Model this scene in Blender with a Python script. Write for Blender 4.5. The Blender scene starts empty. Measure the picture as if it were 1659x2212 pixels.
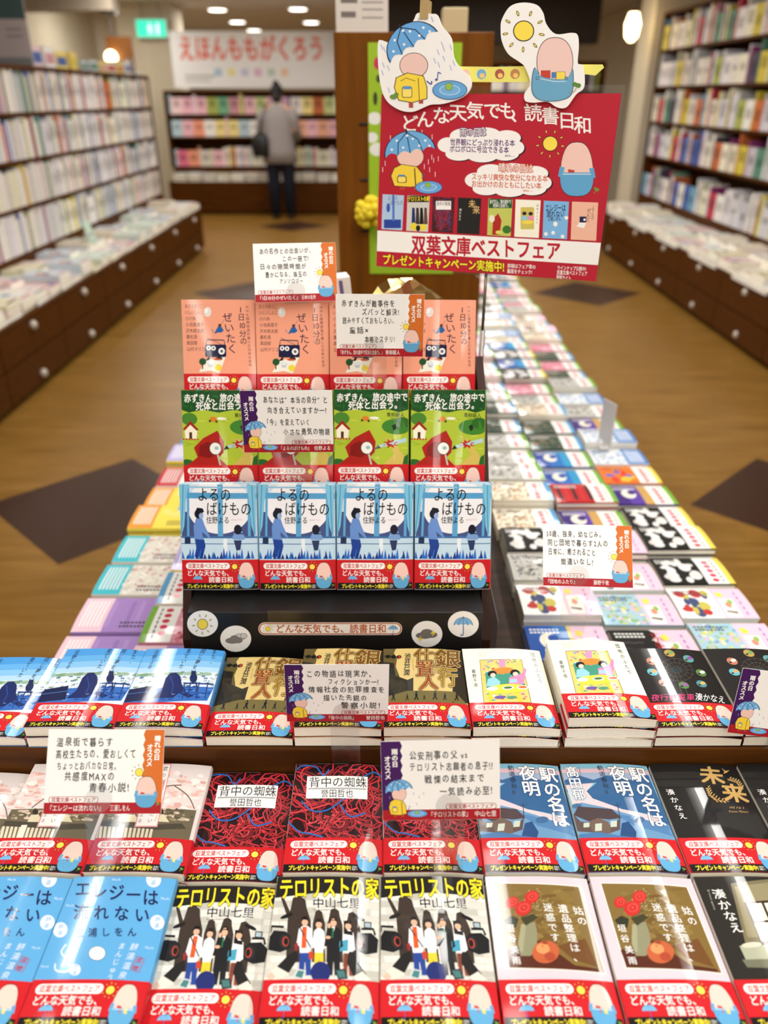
import bpy, bmesh, math, random
import numpy as np
from mathutils import Vector, Matrix, Euler
S = bpy.context.scene
COL = S.collection
PI = math.pi
rnd = random.Random(7)

# ------------------------------------------------------------------ camera, world, lamps, exposure
PITCH = math.radians(28.4); CAMZ = 1.48
cd = bpy.data.cameras.new('camera'); cam = bpy.data.objects.new('camera', cd); COL.objects.link(cam)
cam.location = (0, 0, CAMZ); cam.rotation_euler = (PI/2 - PITCH, 0, 0)
cd.sensor_fit = 'VERTICAL'; cd.sensor_height = 36; cd.lens = 1661/2212*36
cd.clip_start = .05; cd.clip_end = 60
cd.dof.use_dof = True; cd.dof.focus_distance = .93; cd.dof.aperture_fstop = 3.2
S.camera = cam
S.view_settings.view_transform = 'Standard'; S.view_settings.look = 'None'
S.view_settings.exposure = 0.05; S.view_settings.gamma = 1; S.view_settings.use_curve_mapping = False
w = bpy.data.worlds.new('world'); S.world = w; w.use_nodes = True
w.node_tree.nodes['Background'].inputs[0].default_value = (1, .97, .92, 1)
w.node_tree.nodes['Background'].inputs[1].default_value = .30
CEIL = 2.62
LAMPS = [(x, y) for x in (-1.12, .30, 1.25) for y in (-4.0, -1.75, .45, 2.4, 4.35, 6.3, 8.25)]  # rearmost row behind the camera is added to light upright faces
LAMP_W = 11.6
for x, y in LAMPS:
    ld = bpy.data.lights.new('ceiling_lamp_light', 'AREA'); ld.shape = 'RECTANGLE'; ld.size = .07; ld.size_y = 1.8
    ld.energy = LAMP_W; ld.color = (1, .985, .955)
    lo = bpy.data.objects.new('ceiling_lamp_light', ld); COL.objects.link(lo); lo.location = (x, y, CEIL - .085)
DOWN = [(-2.44, 13.4), (-2.5, 15.5), (-2.5, 17.4), (-1.25, 13.3), (-1.25, 15.6), (-.3, 13.0), (-3.4, 11.3), (-1.5, 10.2), (1.4, 10.0), (-2.7, 9.6)]  # the ones nearest the camera are unseen, added to brighten the far end
for x, y in DOWN:
    ld = bpy.data.lights.new('downlight_light', 'AREA'); ld.shape = 'DISK'; ld.size = .22; ld.energy = 16; ld.color = (1, .965, .91)
    lo = bpy.data.objects.new('downlight_light', ld); COL.objects.link(lo); lo.location = (x, y, CEIL - .05)

# ------------------------------------------------------------------ materials
def lin(c):
    return tuple((v/255/12.92 if v/255 <= .04045 else ((v/255+.055)/1.055)**2.4) for v in c)
def C4(c): return (*lin(c), 1)
def newmat(name):
    m = bpy.data.materials.new(name); m.use_nodes = True
    return m, m.node_tree.nodes, m.node_tree.links, m.node_tree.nodes['Principled BSDF']
def plain(name, c, rough=.5, metal=0, spec=.5, noise=0, scale=40):
    m, N, L, b = newmat(name)
    b.inputs['Roughness'].default_value = rough; b.inputs['Metallic'].default_value = metal
    b.inputs['Specular IOR Level'].default_value = spec
    b.inputs['Base Color'].default_value = C4(c)
    if noise:
        t = N.new('ShaderNodeTexNoise'); t.inputs['Scale'].default_value = scale; t.inputs['Detail'].default_value = 4
        r = N.new('ShaderNodeMapRange'); r.inputs['To Min'].default_value = 1-noise; r.inputs['To Max'].default_value = 1+noise
        tc = N.new('ShaderNodeTexCoord'); L.new(tc.outputs['Object'], t.inputs['Vector'])
        L.new(t.outputs['Fac'], r.inputs['Value'])
        mx = N.new('ShaderNodeMix'); mx.data_type = 'RGBA'; mx.blend_type = 'MULTIPLY'; mx.inputs[0].default_value = 1
        mx.inputs[6].default_value = C4(c); L.new(r.outputs[0], mx.inputs[7]); L.new(mx.outputs[2], b.inputs['Base Color'])
    return m
def printed(name, rough, coat=0, spec=.5):
    m, N, L, b = newmat(name)
    a = N.new('ShaderNodeAttribute'); a.attribute_name = 'Col'; L.new(a.outputs['Color'], b.inputs['Base Color'])
    b.inputs['Roughness'].default_value = rough; b.inputs['Coat Weight'].default_value = coat
    b.inputs['Coat Roughness'].default_value = .06; b.inputs['Specular IOR Level'].default_value = spec
    t = N.new('ShaderNodeTexNoise'); t.inputs['Scale'].default_value = 900; bp = N.new('ShaderNodeBump')
    tc = N.new('ShaderNodeTexCoord'); L.new(tc.outputs['Object'], t.inputs['Vector'])
    bp.inputs['Strength'].default_value = .04; bp.inputs['Distance'].default_value = .001
    L.new(t.outputs['Fac'], bp.inputs['Height']); L.new(bp.outputs[0], b.inputs['Normal'])
    return m
def objcolor(name, rough=.4):
    m, N, L, b = newmat(name)
    oi = N.new('ShaderNodeObjectInfo'); tc = N.new('ShaderNodeTexCoord')
    nz = N.new('ShaderNodeTexNoise'); nz.inputs['Scale'].default_value = 3; nz.inputs['Detail'].default_value = 3
    mp = N.new('ShaderNodeMapping'); mp.inputs['Scale'].default_value = (3, 3, 9)
    ad = N.new('ShaderNodeVectorMath'); ad.operation = 'ADD'
    L.new(tc.outputs['Generated'], ad.inputs[0]); L.new(oi.outputs['Random'], ad.inputs[1])
    L.new(ad.outputs[0], mp.inputs['Vector']); L.new(mp.outputs[0], nz.inputs['Vector'])
    r = N.new('ShaderNodeMapRange'); r.inputs['From Min'].default_value = .58; r.inputs['From Max'].default_value = .66
    r.inputs['To Max'].default_value = .6
    L.new(nz.outputs['Fac'], r.inputs['Value'])
    mx = N.new('ShaderNodeMix'); mx.data_type = 'RGBA'; L.new(r.outputs[0], mx.inputs[0])
    L.new(oi.outputs['Color'], mx.inputs[6]); mx.inputs[7].default_value = C4((90, 78, 80))
    L.new(mx.outputs[2], b.inputs['Base Color']); b.inputs['Roughness'].default_value = rough
    return m
def wood(name, c1, c2, rough=.35, axis=(1, 14, 14), scale=3):
    m, N, L, b = newmat(name)
    tc = N.new('ShaderNodeTexCoord'); mp = N.new('ShaderNodeMapping'); mp.inputs['Scale'].default_value = axis
    nz = N.new('ShaderNodeTexNoise'); nz.inputs['Scale'].default_value = scale; nz.inputs['Detail'].default_value = 6
    cr = N.new('ShaderNodeValToRGB'); cr.color_ramp.elements[0].color = C4(c1); cr.color_ramp.elements[1].color = C4(c2)
    cr.color_ramp.elements[0].position = .35; cr.color_ramp.elements[1].position = .65
    L.new(tc.outputs['Object'], mp.inputs[0]); L.new(mp.outputs[0], nz.inputs['Vector']); L.new(nz.outputs['Fac'], cr.inputs[0])
    L.new(cr.outputs[0], b.inputs['Base Color']); b.inputs['Roughness'].default_value = rough; b.inputs['Specular IOR Level'].default_value = .10
    return m
def emit(name, c, s):
    m, N, L, b = newmat(name); b.inputs['Base Color'].default_value = C4(c)
    b.inputs['Emission Color'].default_value = C4(c); b.inputs['Emission Strength'].default_value = s
    return m
def clear(name, tint=(250, 250, 250), gl=.022):
    m, N, L, b = newmat(name); N.remove(b)
    t = N.new('ShaderNodeBsdfTransparent'); t.inputs[0].default_value = C4(tint)
    g = N.new('ShaderNodeBsdfGlossy'); g.inputs['Roughness'].default_value = .22
    lw = N.new('ShaderNodeLayerWeight'); lw.inputs[0].default_value = .25
    mr = N.new('ShaderNodeMapRange'); mr.inputs['To Min'].default_value = gl; mr.inputs['To Max'].default_value = .35
    mx = N.new('ShaderNodeMixShader'); L.new(lw.outputs['Facing'], mr.inputs[0]); L.new(mr.outputs[0], mx.inputs[0])
    L.new(t.outputs[0], mx.inputs[1]); L.new(g.outputs[0], mx.inputs[2]); L.new(mx.outputs[0], N['Material Output'].inputs[0])
    return m
M_GLOSS = printed('glossy_print', .5, .6, .12)
M_PRINT = printed('semi_gloss_print', .5, .25, .12)
M_CARD = printed('card_print', .55, 0, .3)
M_PAGE = plain('page_edges', (252, 247, 232), .8, 0, .2, .05, 300)
M_SPINE = objcolor('shelved_book_spine')
M_WOOD = wood('dark_brown_wood', (66, 34, 2), (88, 47, 4), .5)
M_STEP = wood('mid_brown_wood', (66, 36, 10), (94, 54, 17), .42, (1, 16, 16))
M_TOP = wood('espresso_wood', (40, 27, 20), (62, 44, 33), .4)
M_BLACK = plain('black_card', (20, 19, 19), .42, 0, .4, .15, 60)
M_BROWNCARD = plain('brown_card', (52, 26, 14), .6, 0, .3, .1, 30)
M_CLEAR = clear('clear_acrylic')
M_STEEL = plain('brushed_steel', (150, 145, 140), .3, 1)
M_WHITE = plain('white_enamel', (235, 232, 225), .5, 0, .4, .03)
M_CREAM = plain('cream_paint', (215, 204, 180), .7, 0, .3, .04, 8)
M_LAMP = emit('lamp_diffuser', (255, 250, 238), 6)
M_WARM = emit('warm_lamp', (255, 226, 170), 9)
M_KNOB = plain('satin_knob', (200, 192, 180), .4, .3)

# ------------------------------------------------------------------ object helpers
def tag(o, label, cat, group=None, kind=None):
    o['label'] = label; o['category'] = cat
    if group: o['group'] = group
    if kind: o['kind'] = kind
    return o
def empty(name, loc=(0, 0, 0), rot=(0, 0, 0)):
    o = bpy.data.objects.new(name, None); COL.objects.link(o); o.location = loc; o.rotation_euler = rot
    o.empty_display_size = .02
    return o
def struct(o):
    o['kind'] = 'structure'; return o
def copy_tree(o, parent=None):
    c = o.copy(); COL.objects.link(c)
    if parent: c.parent = parent
    for ch in o.children: copy_tree(ch, c)
    return c
class MB:
    """collects polygons and makes ONE mesh object; every face has a material slot and a print colour"""
    def __init__(s): s.v = []; s.f = []; s.m = []; s.c = []
    def poly(s, pts, col=(1, 1, 1), mi=0):
        b = len(s.v); s.v += [tuple(p) for p in pts]; s.f.append(tuple(range(b, b+len(pts)))); s.m.append(mi); s.c.append(col)
    def box(s, x0, y0, z0, x1, y1, z1, col=(1, 1, 1), mi=0, T=None):
        p = [Vector((x, y, z)) for z in (z0, z1) for y in (y0, y1) for x in (x0, x1)]
        if T: p = [T @ q for q in p]
        b = len(s.v); s.v += [tuple(q) for q in p]
        for q in ((0, 2, 3, 1), (4, 5, 7, 6), (0, 1, 5, 4), (2, 6, 7, 3), (0, 4, 6, 2), (1, 3, 7, 5)):
            s.f.append(tuple(b+i for i in q)); s.m.append(mi); s.c.append(col)
    def tube(s, pts, r, n=10, col=(1, 1, 1), mi=0):
        pts = [Vector(p) for p in pts]; rr = r if isinstance(r, (list, tuple)) else [r]*len(pts)
        rings = []
        for i, p in enumerate(pts):
            d = (pts[min(i+1, len(pts)-1)] - pts[max(i-1, 0)]).normalized()
            a = d.cross(Vector((0, 0, 1)) if abs(d.z) < .9 else Vector((1, 0, 0))).normalized(); b_ = d.cross(a)
            b = len(s.v); s.v += [tuple(p + (a*math.cos(t)+b_*math.sin(t))*rr[i]) for t in [2*PI*k/n for k in range(n)]]
            rings.append(b)
        for a, b in zip(rings, rings[1:]):
            for k in range(n):
                s.f.append((a+k, a+(k+1) % n, b+(k+1) % n, b+k)); s.m.append(mi); s.c.append(col)
        for q, rev in ((rings[0], True), (rings[-1], False)):
            f = tuple(range(q, q+n)); s.f.append(f[::-1] if rev else f); s.m.append(mi); s.c.append(col)
    def loft(s, rings, n=20, col=(1, 1, 1), mi=0):
        st = []
        for cx, cy, cz, rx, ry in rings:
            st.append(len(s.v)); s.v += [(cx+rx*math.cos(2*PI*k/n), cy+ry*math.sin(2*PI*k/n), cz) for k in range(n)]
        for a, b in zip(st, st[1:]):
            for k in range(n):
                s.f.append((a+k, a+(k+1) % n, b+(k+1) % n, b+k)); s.m.append(mi); s.c.append(col)
        for q, rev in ((st[0], True), (st[-1], False)):
            f = tuple(range(q, q+n)); s.f.append(f[::-1] if rev else f); s.m.append(mi); s.c.append(col)
    def ball(s, c, r, n=14, col=(1, 1, 1), mi=0):
        r = r if isinstance(r, (tuple, list)) else (r, r, r)
        rg = []
        for i in range(9):
            t = -PI/2+PI*i/8; k = max(math.cos(t), .02)
            rg.append((c[0], c[1], c[2]+r[2]*math.sin(t), r[0]*k, r[1]*k))
        s.loft(rg, n, col, mi)
    def prism(s, pts, z0, z1, col=(1, 1, 1), mi=0, fn=None):
        """extrude a 2-D outline; fn maps (u, v, w) to xyz"""
        fn = fn or (lambda u, v, w: (u, v, w)); n = len(pts)
        s.poly([fn(u, v, z1) for u, v in pts], col, mi); s.poly([fn(u, v, z0) for u, v in pts][::-1], col, mi)
        for i in range(n):
            a, b = pts[i], pts[(i+1) % n]
            s.poly([fn(*a, z0), fn(*b, z0), fn(*b, z1), fn(*a, z1)], col, mi)
    def mesh(s, name, mats, smooth=False):
        me = bpy.data.meshes.new(name); me.from_pydata(s.v, [], s.f)
        for m in mats: me.materials.append(m)
        me.polygons.foreach_set('material_index', s.m)
        ca = me.color_attributes.new('Col', 'FLOAT_COLOR', 'CORNER')
        arr = np.ones((len(me.loops), 4), np.float32); k = 0
        for f, c in zip(s.f, s.c):
            arr[k:k+len(f), :3] = c; k += len(f)
        ca.data.foreach_set('color', arr.ravel())
        if smooth:
            me.polygons.foreach_set('use_smooth', [True]*len(s.f))
        me.validate(); me.update()
        return me
    def build(s, name, mats, parent=None, loc=None, smooth=False, bevel=0):
        o = bpy.data.objects.new(name, s.mesh(name, mats if isinstance(mats, list) else [mats], smooth)); COL.objects.link(o)
        if parent: o.parent = parent
        if loc: o.location = loc
        if bevel:
            b = o.modifiers.new('bevel', 'BEVEL'); b.width = bevel; b.segments = 2; b.limit_method = 'ANGLE'
        return o
def bx(name, mat, x0, y0, z0, x1, y1, z1, parent=None, bevel=0):
    b = MB(); b.box(x0, y0, z0, x1, y1, z1); return b.build(name, mat, parent, bevel=bevel)

# ------------------------------------------------------------------ lettering
_tc = bpy.data.curves.new('lettering', 'FONT'); _tc.resolution_u = 2
_to = bpy.data.objects.new('lettering', _tc); COL.objects.link(_to)
_G = {}
def glyph(ch, bold):
    k = ch
    if k not in _G:
        _tc.body = ch
        dg = bpy.context.evaluated_depsgraph_get(); dg.update()
        ev = _to.evaluated_get(dg); me = ev.to_mesh(); me.calc_loop_triangles()
        v = np.array([x.co[:2] for x in me.vertices], float).reshape(-1, 2)
        f = [tuple(t.vertices) for t in me.loop_triangles]
        ev.to_mesh_clear()
        adv = 1.0 if ord(ch) > 0x2000 else (float(v[:, 0].max())+.07 if len(v) else .3)
        _G[k] = (v, f, adv)
    return _G[k]

def homog(src, dst):
    A = []; B = []
    for (x, y), (u, v) in zip(src, dst):
        A += [[x, y, 1, 0, 0, 0, -u*x, -u*y], [0, 0, 0, x, y, 1, -v*x, -v*y]]; B += [u, v]
    h = np.linalg.solve(np.array(A, float), np.array(B, float)); return np.append(h, 1).reshape(3, 3)

class Art:
    """flat printed artwork, w x h metres; drawing units are set by quad = TL, TR, BR, BL"""
    def __init__(s, w, h, quad=None):
        s.w = w; s.h = h; s.V = []; s.F = []; s.K = []; s.Lr = []; s.layer = 0; s.n = 0; s.clip = True
        s.quad(quad or [(0, 0), (w*1000, 0), (w*1000, h*1000), (0, h*1000)])
    def quad(s, q): s.H = homog(q, [(0, s.h), (s.w, s.h), (s.w, 0), (0, 0)])
    def add(s, pts, faces, col):
        p = np.asarray(pts, float); q = np.c_[p, np.ones(len(p))] @ s.H.T; q = q[:, :2]/q[:, 2:]
        e = 2e-4 if s.clip else -9
        q[:, 0] = np.clip(q[:, 0], e, s.w-e); q[:, 1] = np.clip(q[:, 1], e, s.h-e)
        s.V.append(q); s.F.append([tuple(i+s.n for i in f) for f in faces]); s.n += len(q)
        s.K += [lin(col)]*len(faces); s.layer += 1; s.Lr += [s.layer]*len(q)
    def same(s): s.layer -= .88
    def poly(s, pts, col):
        from mathutils.geometry import tessellate_polygon
        s.add(pts, [tuple(t) for t in tessellate_polygon([[Vector((x, y, 0)) for x, y in pts]])], col)
    def rect(s, x0, y0, x1, y1, col): s.poly([(x0, y0), (x1, y0), (x1, y1), (x0, y1)], col)
    def fill(s, col):
        Hi = np.linalg.inv(s.H); P = np.array([[0, s.h, 1], [s.w, s.h, 1], [s.w, 0, 1], [0, 0, 1]]) @ Hi.T
        s.add(P[:, :2]/P[:, 2:], [(0, 1, 2, 3)], col)
    def ell(s, x, y, rx, ry=None, col=(0, 0, 0), n=22, rot=0):
        ry = ry or rx; c, d = math.cos(rot), math.sin(rot)
        p = [(rx*math.cos(2*PI*k/n), ry*math.sin(2*PI*k/n)) for k in range(n)]
        s.add([(x+a*c-b*d, y+a*d+b*c) for a, b in p], [tuple(range(n))], col)
    def rrect(s, x0, y0, x1, y1, r, col):
        p = []
        for cx, cy, a in ((x1-r, y1-r, 0), (x0+r, y1-r, 1), (x0+r, y0+r, 2), (x1-r, y0+r, 3)):
            p += [(cx+r*math.cos(PI/2*(a+k/5)), cy+r*math.sin(PI/2*(a+k/5))) for k in range(6)]
        s.add(p, [tuple(range(len(p)))], col)
    def line(s, pts, wd, col, closed=False):
        p = [np.array(q, float) for q in pts]
        if closed: p.append(p[0])
        L = []; R = []
        for i, q in enumerate(p):
            if closed and i in (0, len(p)-1): d = p[1]-p[-2]
            else: d = p[min(i+1, len(p)-1)]-p[max(i-1, 0)]
            d = d/(np.linalg.norm(d)+1e-9); nn = np.array([-d[1], d[0]])*wd/2
            L.append(q+nn); R.append(q-nn)
        n = len(p); s.add(L+R, [(i, i+1, n+i+1, n+i) for i in range(n-1)], col)
    def curve(s, pts, wd, col, k=6):
        P = [pts[0]]+list(pts)+[pts[-1]]; o = []
        for i in range(1, len(P)-2):
            a, b, c, d = [np.array(q, float) for q in P[i-1:i+3]]
            for j in range(k):
                t = j/k; o.append(.5*((2*b)+(c-a)*t+(2*a-5*b+4*c-d)*t*t+(3*b-a-3*c+d)*t**3))
        o.append(np.array(P[-1], float)); s.line(o, wd, col)
    def text(s, t, x0, y0, x1, y1, col, bold=0, shear=0, jit=0, rise=0, gs=1):
        """horizontal text filling the box (y down)"""
        if not t: return
        g = [glyph(c, bold) for c in t]; W = sum(a[2] for a in g); kx = (x1-x0)/W; ky = (y1-y0)/.90
        x = 0; P = []; F = []; n = 0; R = random.Random(t); BX = []
        for v, f, adv in g:
            if len(v):
                a = v.copy()
                if gs != 1: a = (a-[.5*adv, .35])*gs+[.5*adv, .35]
                if jit:
                    c = a.mean(0); th = R.uniform(-jit, jit); m = np.array([[math.cos(th), math.sin(th)], [-math.sin(th), math.cos(th)]])
                    a = (a-c) @ m*R.uniform(1-jit, 1+jit*.6)+c+[R.uniform(-jit, jit)*.4, R.uniform(-jit, jit)*.7]
                px = x0+(x+a[:, 0]+shear*a[:, 1])*kx; py = y1-(a[:, 1]+.09)*ky-rise*(x+a[:, 0])/W
                P += list(zip(px, py)); F += [tuple(i+n for i in q) for q in f]; n = len(P)
            x += adv
        s.bolden(P, F, col, bold*kx, bold*ky, bold)
    def bolden(s, P, F, col, bx, by, raw=0):
        if abs(bx)+abs(by) < 1e-9 or bx < 0: s.add(P, F, col); return
        P = np.asarray(P, float); n = 4 if raw < .033 else 10
        for k in range(n):
            t = 2*PI*(k+.5)/n; q = 1.2 if n == 4 else 1
            s.add(P+[bx*q*math.cos(t), by*q*math.sin(t)], F, col)
            if k < n-1: s.same()
    def vtext(s, t, a, b, size, col, bold=0, right=None, wide=1, down=None):
        """glyph centres run from a to b"""
        a = np.array(a, float); b = np.array(b, float); n = len(t)
        d = (b-a)/(np.linalg.norm(b-a)+1e-9) if down is None else np.array(down, float)
        r = np.array(right if right is not None else (1, 0), float)
        P = []; F = []; m = 0
        for i, ch in enumerate(t):
            v, f, adv = glyph(ch, bold)
            if not len(v): continue
            c = a+(b-a)*(i/max(n-1, 1)); q = v-[adv/2 if adv < 1 else .5, .35]
            p = c+np.outer(q[:, 0]*size*wide, r)-np.outer(q[:, 1]*size, d)
            P += list(map(tuple, p)); F += [tuple(j+m for j in k) for k in f]; m = len(P)
        s.bolden(P, F, col, bold*size, bold*size, bold)
    def ontext(s, t, a, b, size, col, bold=0, wide=1):
        """horizontal text with glyph centres running from a to b, upright"""
        s.vtext(t, a, b, size, col, bold, None, wide, (0, 1))
    # small motifs
    def sun(s, x, y, r, k=1.0, ray=(250, 228, 90), n=10, out=(40, 30, 20), ln=1):
        for i in range(n):
            t = 2*PI*i/n+.2; c, d = math.cos(t), math.sin(t)
            s.ell(x+c*r*1.75*k, y+d*r*1.75*k, r*.30, r*.13, out, 10, t)
            s.ell(x+c*r*1.75*k, y+d*r*1.75*k, r*.21, r*.07, ray, 10, t); s.layer -= 2
        s.layer += 2
        s.ell(x, y, r*1.08, r*1.08, out); s.ell(x, y, r*.98, r*.98, (248, 224, 84))
    def umb(s, x, y, wd, col=(110, 180, 232), dots=False, hand=True, rot=0, out=(25, 30, 60)):
        c_, s_ = math.cos(rot), math.sin(rot)
        T = lambda p: [(x+(a*c_-b*s_)*wd, y+(a*s_+b*c_)*wd) for a, b in p]
        if hand: s.curve(T([(0, 0), (.0, .35), (-.02, .52), (-.10, .55), (-.14, .46)]), wd*.05, (60, 90, 170))
        top = [(.5*math.cos(PI-PI*k/14), -.44*math.sin(PI*k/14)) for k in range(15)]
        sc = []
        for j in range(4):
            x0 = .5-j*.25; sc += [(x0-.25*q/4, -.07*math.sin(PI*q/4)) for q in range(1, 5)]
        s.poly(T([(p[0]*1.05, p[1]*1.05+.008) for p in top]+sc[:-1]), out); s.poly(T(top+sc[:-1]), col)
        for q in (-.25, 0, .25): s.line(T([(0, -.43), (q*.8, -.25), (q, -.01)]), wd*.018, out); s.same()
        s.layer += 1
        s.line(T([(0, -.43), (0, -.50)]), wd*.03, out)
        if dots:
            for a, b in ((-.35, -.14), (-.22, -.3), (-.12, -.14), (.1, -.28), (.2, -.12), (.34, -.2), (0, -.36), (.4, -.08)):
                s.ell(*T([(a, b)])[0], wd*.025, col=(240, 246, 250), n=8); s.same()
            s.layer += 1
    def pouch(s, x0, y0, x1, y1, body=(96, 168, 214)):
        """plain rounded stand-in shapes: a peach rounded form in a blue pocket with two small books"""
        W = x1-x0; H = y1-y0
        def blob(q0, q1, g):
            o = []
            for k in range(28):
                t = 2*PI*k/28; c, d = math.cos(t), math.sin(t); c = math.copysign(abs(c)**.72, c); d = math.copysign(abs(d)**.8, d)
                o.append((x0+W*(.5+(.41+.06*d)*c*g), y0+H*(.5+.48*d*g)))
            return [(x, min(max(y, y0+H*q0), y0+H*q1)) for x, y in o]
        s.poly(blob(0, 1, 1.03), (45, 38, 45)); s.poly(blob(0, 1, 1), (243, 205, 194))
        s.poly([(x0+W*.28, y0+H*.66), (x0+W*.28, y0+H*.50), (x0+W*.44, y0+H*.52), (x0+W*.44, y0+H*.66)], (200, 60, 45))
        s.poly([(x0+W*.54, y0+H*.66), (x0+W*.56, y0+H*.55), (x0+W*.74, y0+H*.58), (x0+W*.73, y0+H*.70)], (246, 214, 80))
        p = blob(.56, 1, 1.01); s.poly(p, body)
        for a, b in (((.08, .64), (.13, .46)), ((.92, .66), (.87, .48))): s.line([(x0+W*a[0], y0+H*a[1]), (x0+W*b[0], y0+H*b[1])], W*.12, body); s.same()
        s.layer += 1; s.line([(x0+W*.14, y0+H*.59), (x0+W*.86, y0+H*.59)], H*.014, (225, 238, 245))
        s.line([(x0+W*.93, y1-H*.06), (x0+W*1.0, y0+H*.88)], W*.02, (110, 140, 50)); s.ell(x0+W*1.02, y0+H*.87, W*.05, H*.03, (110, 150, 60)); s.ell(x0+W*.97, y0+H*.85, W*.03, H*.03, (110, 150, 60))
    def rainpouch(s, x0, y0, x1, y1):
        """plain rounded shapes under an umbrella: peach disc and a yellow mound with a pocket"""
        W = x1-x0; H = y1-y0
        s.ell(x0+W*.5, y0+H*.42, W*.26, H*.2, (60, 40, 40)); s.ell(x0+W*.5, y0+H*.42, W*.25, H*.19, (243, 205, 192))
        s.umb(x0+W*.5, y0+H*.36, W*.95, (112, 178, 232), True, False, -.18)
        p = [(x0+W*.2, y0+H*.62), (x0+W*.34, y0+H*.56), (x0+W*.62, y0+H*.60), (x0+W*.72, y0+H*.72), (x0+W*.74, y0+H*.92), (x0+W*.5, y0+H*.95), (x0+W*.2, y0+H*.93), (x0+W*.14, y0+H*.76)]
        m = (x0+W*.45, y0+H*.77)
        s.poly([(m[0]+(a-m[0])*1.06, m[1]+(b-m[1])*1.06) for a, b in p], (50, 40, 20)); s.poly(p, (246, 214, 66))
        s.line([(x0+W*.58, y0+H*.62), (x0+W*.6, y0+H*.93)], W*.02, (60, 50, 20))
        s.rrect(x0+W*.25, y0+H*.76, x0+W*.43, y0+H*.88, W*.03, (60, 50, 20)); s.rrect(x0+W*.265, y0+H*.77, x0+W*.415, y0+H*.87, W*.03, (250, 226, 110))
        s.rect(x0+W*.27, y0+H*.735, x0+W*.40, y0+H*.765, (80, 140, 200))
        for q in (.30, .56): s.rect(x0+W*q, y0+H*.95, x0+W*(q+.1), y1, (190, 70, 60)); s.same()
        s.layer += 1
    def pond(s, x, y, rx, ry):
        s.ell(x, y, rx, ry, (30, 60, 130)); s.ell(x, y, rx*.96, ry*.93, (104, 170, 228))
        s.ell(x, y, rx*.6, ry*.55, (190, 222, 245)); s.ell(x, y, rx*.54, ry*.47, (120, 182, 232))
        s.ell(x-rx*.05, y-ry*.35, rx*.22, ry*.42, (50, 80, 30)); s.ell(x-rx*.05, y-ry*.35, rx*.2, ry*.38, (150, 196, 84))
    def note(s, x, y, k, col=(70, 90, 170)):
        s.line([(x, y), (x+.1*k, y-k)], k*.12, col); s.line([(x+.1*k, y-k), (x+.5*k, y-.8*k)], k*.14, col); s.ell(x-k*.12, y, k*.2, k*.15, col)
    # output
    def into(s, mb, fn, cuts=0, base=.00012, step=.000018, mi=0):
        step = min(step, .00034/max(s.Lr)) if step < .00005 else step; bm = bmesh.new(); V = np.concatenate(s.V); cl = bm.faces.layers.float_vector.new('k')
        vs = [bm.verts.new((x, y, base+l*step)) for (x, y), l in zip(V, s.Lr)]
        i = 0
        for fs in s.F:
            for f in fs:
                try:
                    q = bm.faces.new([vs[j] for j in f]); q[cl] = s.K[i]
                except ValueError: pass
                i += 1
        for k in range(1, cuts):
            bmesh.ops.bisect_plane(bm, geom=bm.verts[:]+bm.edges[:]+bm.faces[:], plane_co=(s.w*k/cuts, 0, 0), plane_no=(1, 0, 0))
        bm.verts.index_update(); b = len(mb.v)
        for v in bm.verts: mb.v.append(fn(*v.co))
        for f in bm.faces:
            if f.calc_area() < 1e-12: continue
            idx = [v.index+b for v in f.verts]
            if f.normal.z < 0: idx.reverse()
            mb.f.append(tuple(idx)); mb.m.append(mi); mb.c.append(tuple(f[cl]))
        bm.free()
# ------------------------------------------------------------------ cover artwork
BW, BL, BT = .105, .148, .0145
WHT = (246, 246, 243); BLK = (16, 15, 16); RED = (200, 28, 36)
def obi_art():
    a = Art(BW-.001, .042); a.fill(RED)
    a.rect(0, 32.5, 105, 42, BLK)
    a.rrect(5, 4, 66, 13, 4.5, WHT); a.text('双葉文庫ベストフェア', 8, 5.2, 63, 11.8, RED, .018)
    a.text('どんな天気でも、', 6, 14.6, 69, 22.8, WHT, .014)
    a.umb(21, 28, 13, (120, 186, 235))
    a.text('読書日和', 36, 24.0, 70, 31.9, WHT, .014)
    a.text('プレゼントキャンペーン実施中!', 5.5, 34.4, 71, 40.2, (248, 230, 60), .03)
    a.text('詳細は', 72, 34.8, 77.5, 37, WHT); a.same(); a.text('裏面へ!', 72, 37.4, 78, 39.8, WHT)
    a.sun(72.5, 9.5, 3.7, 1.0)
    a.pouch(75.5, 3, 101, 41.2)
    return a
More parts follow.
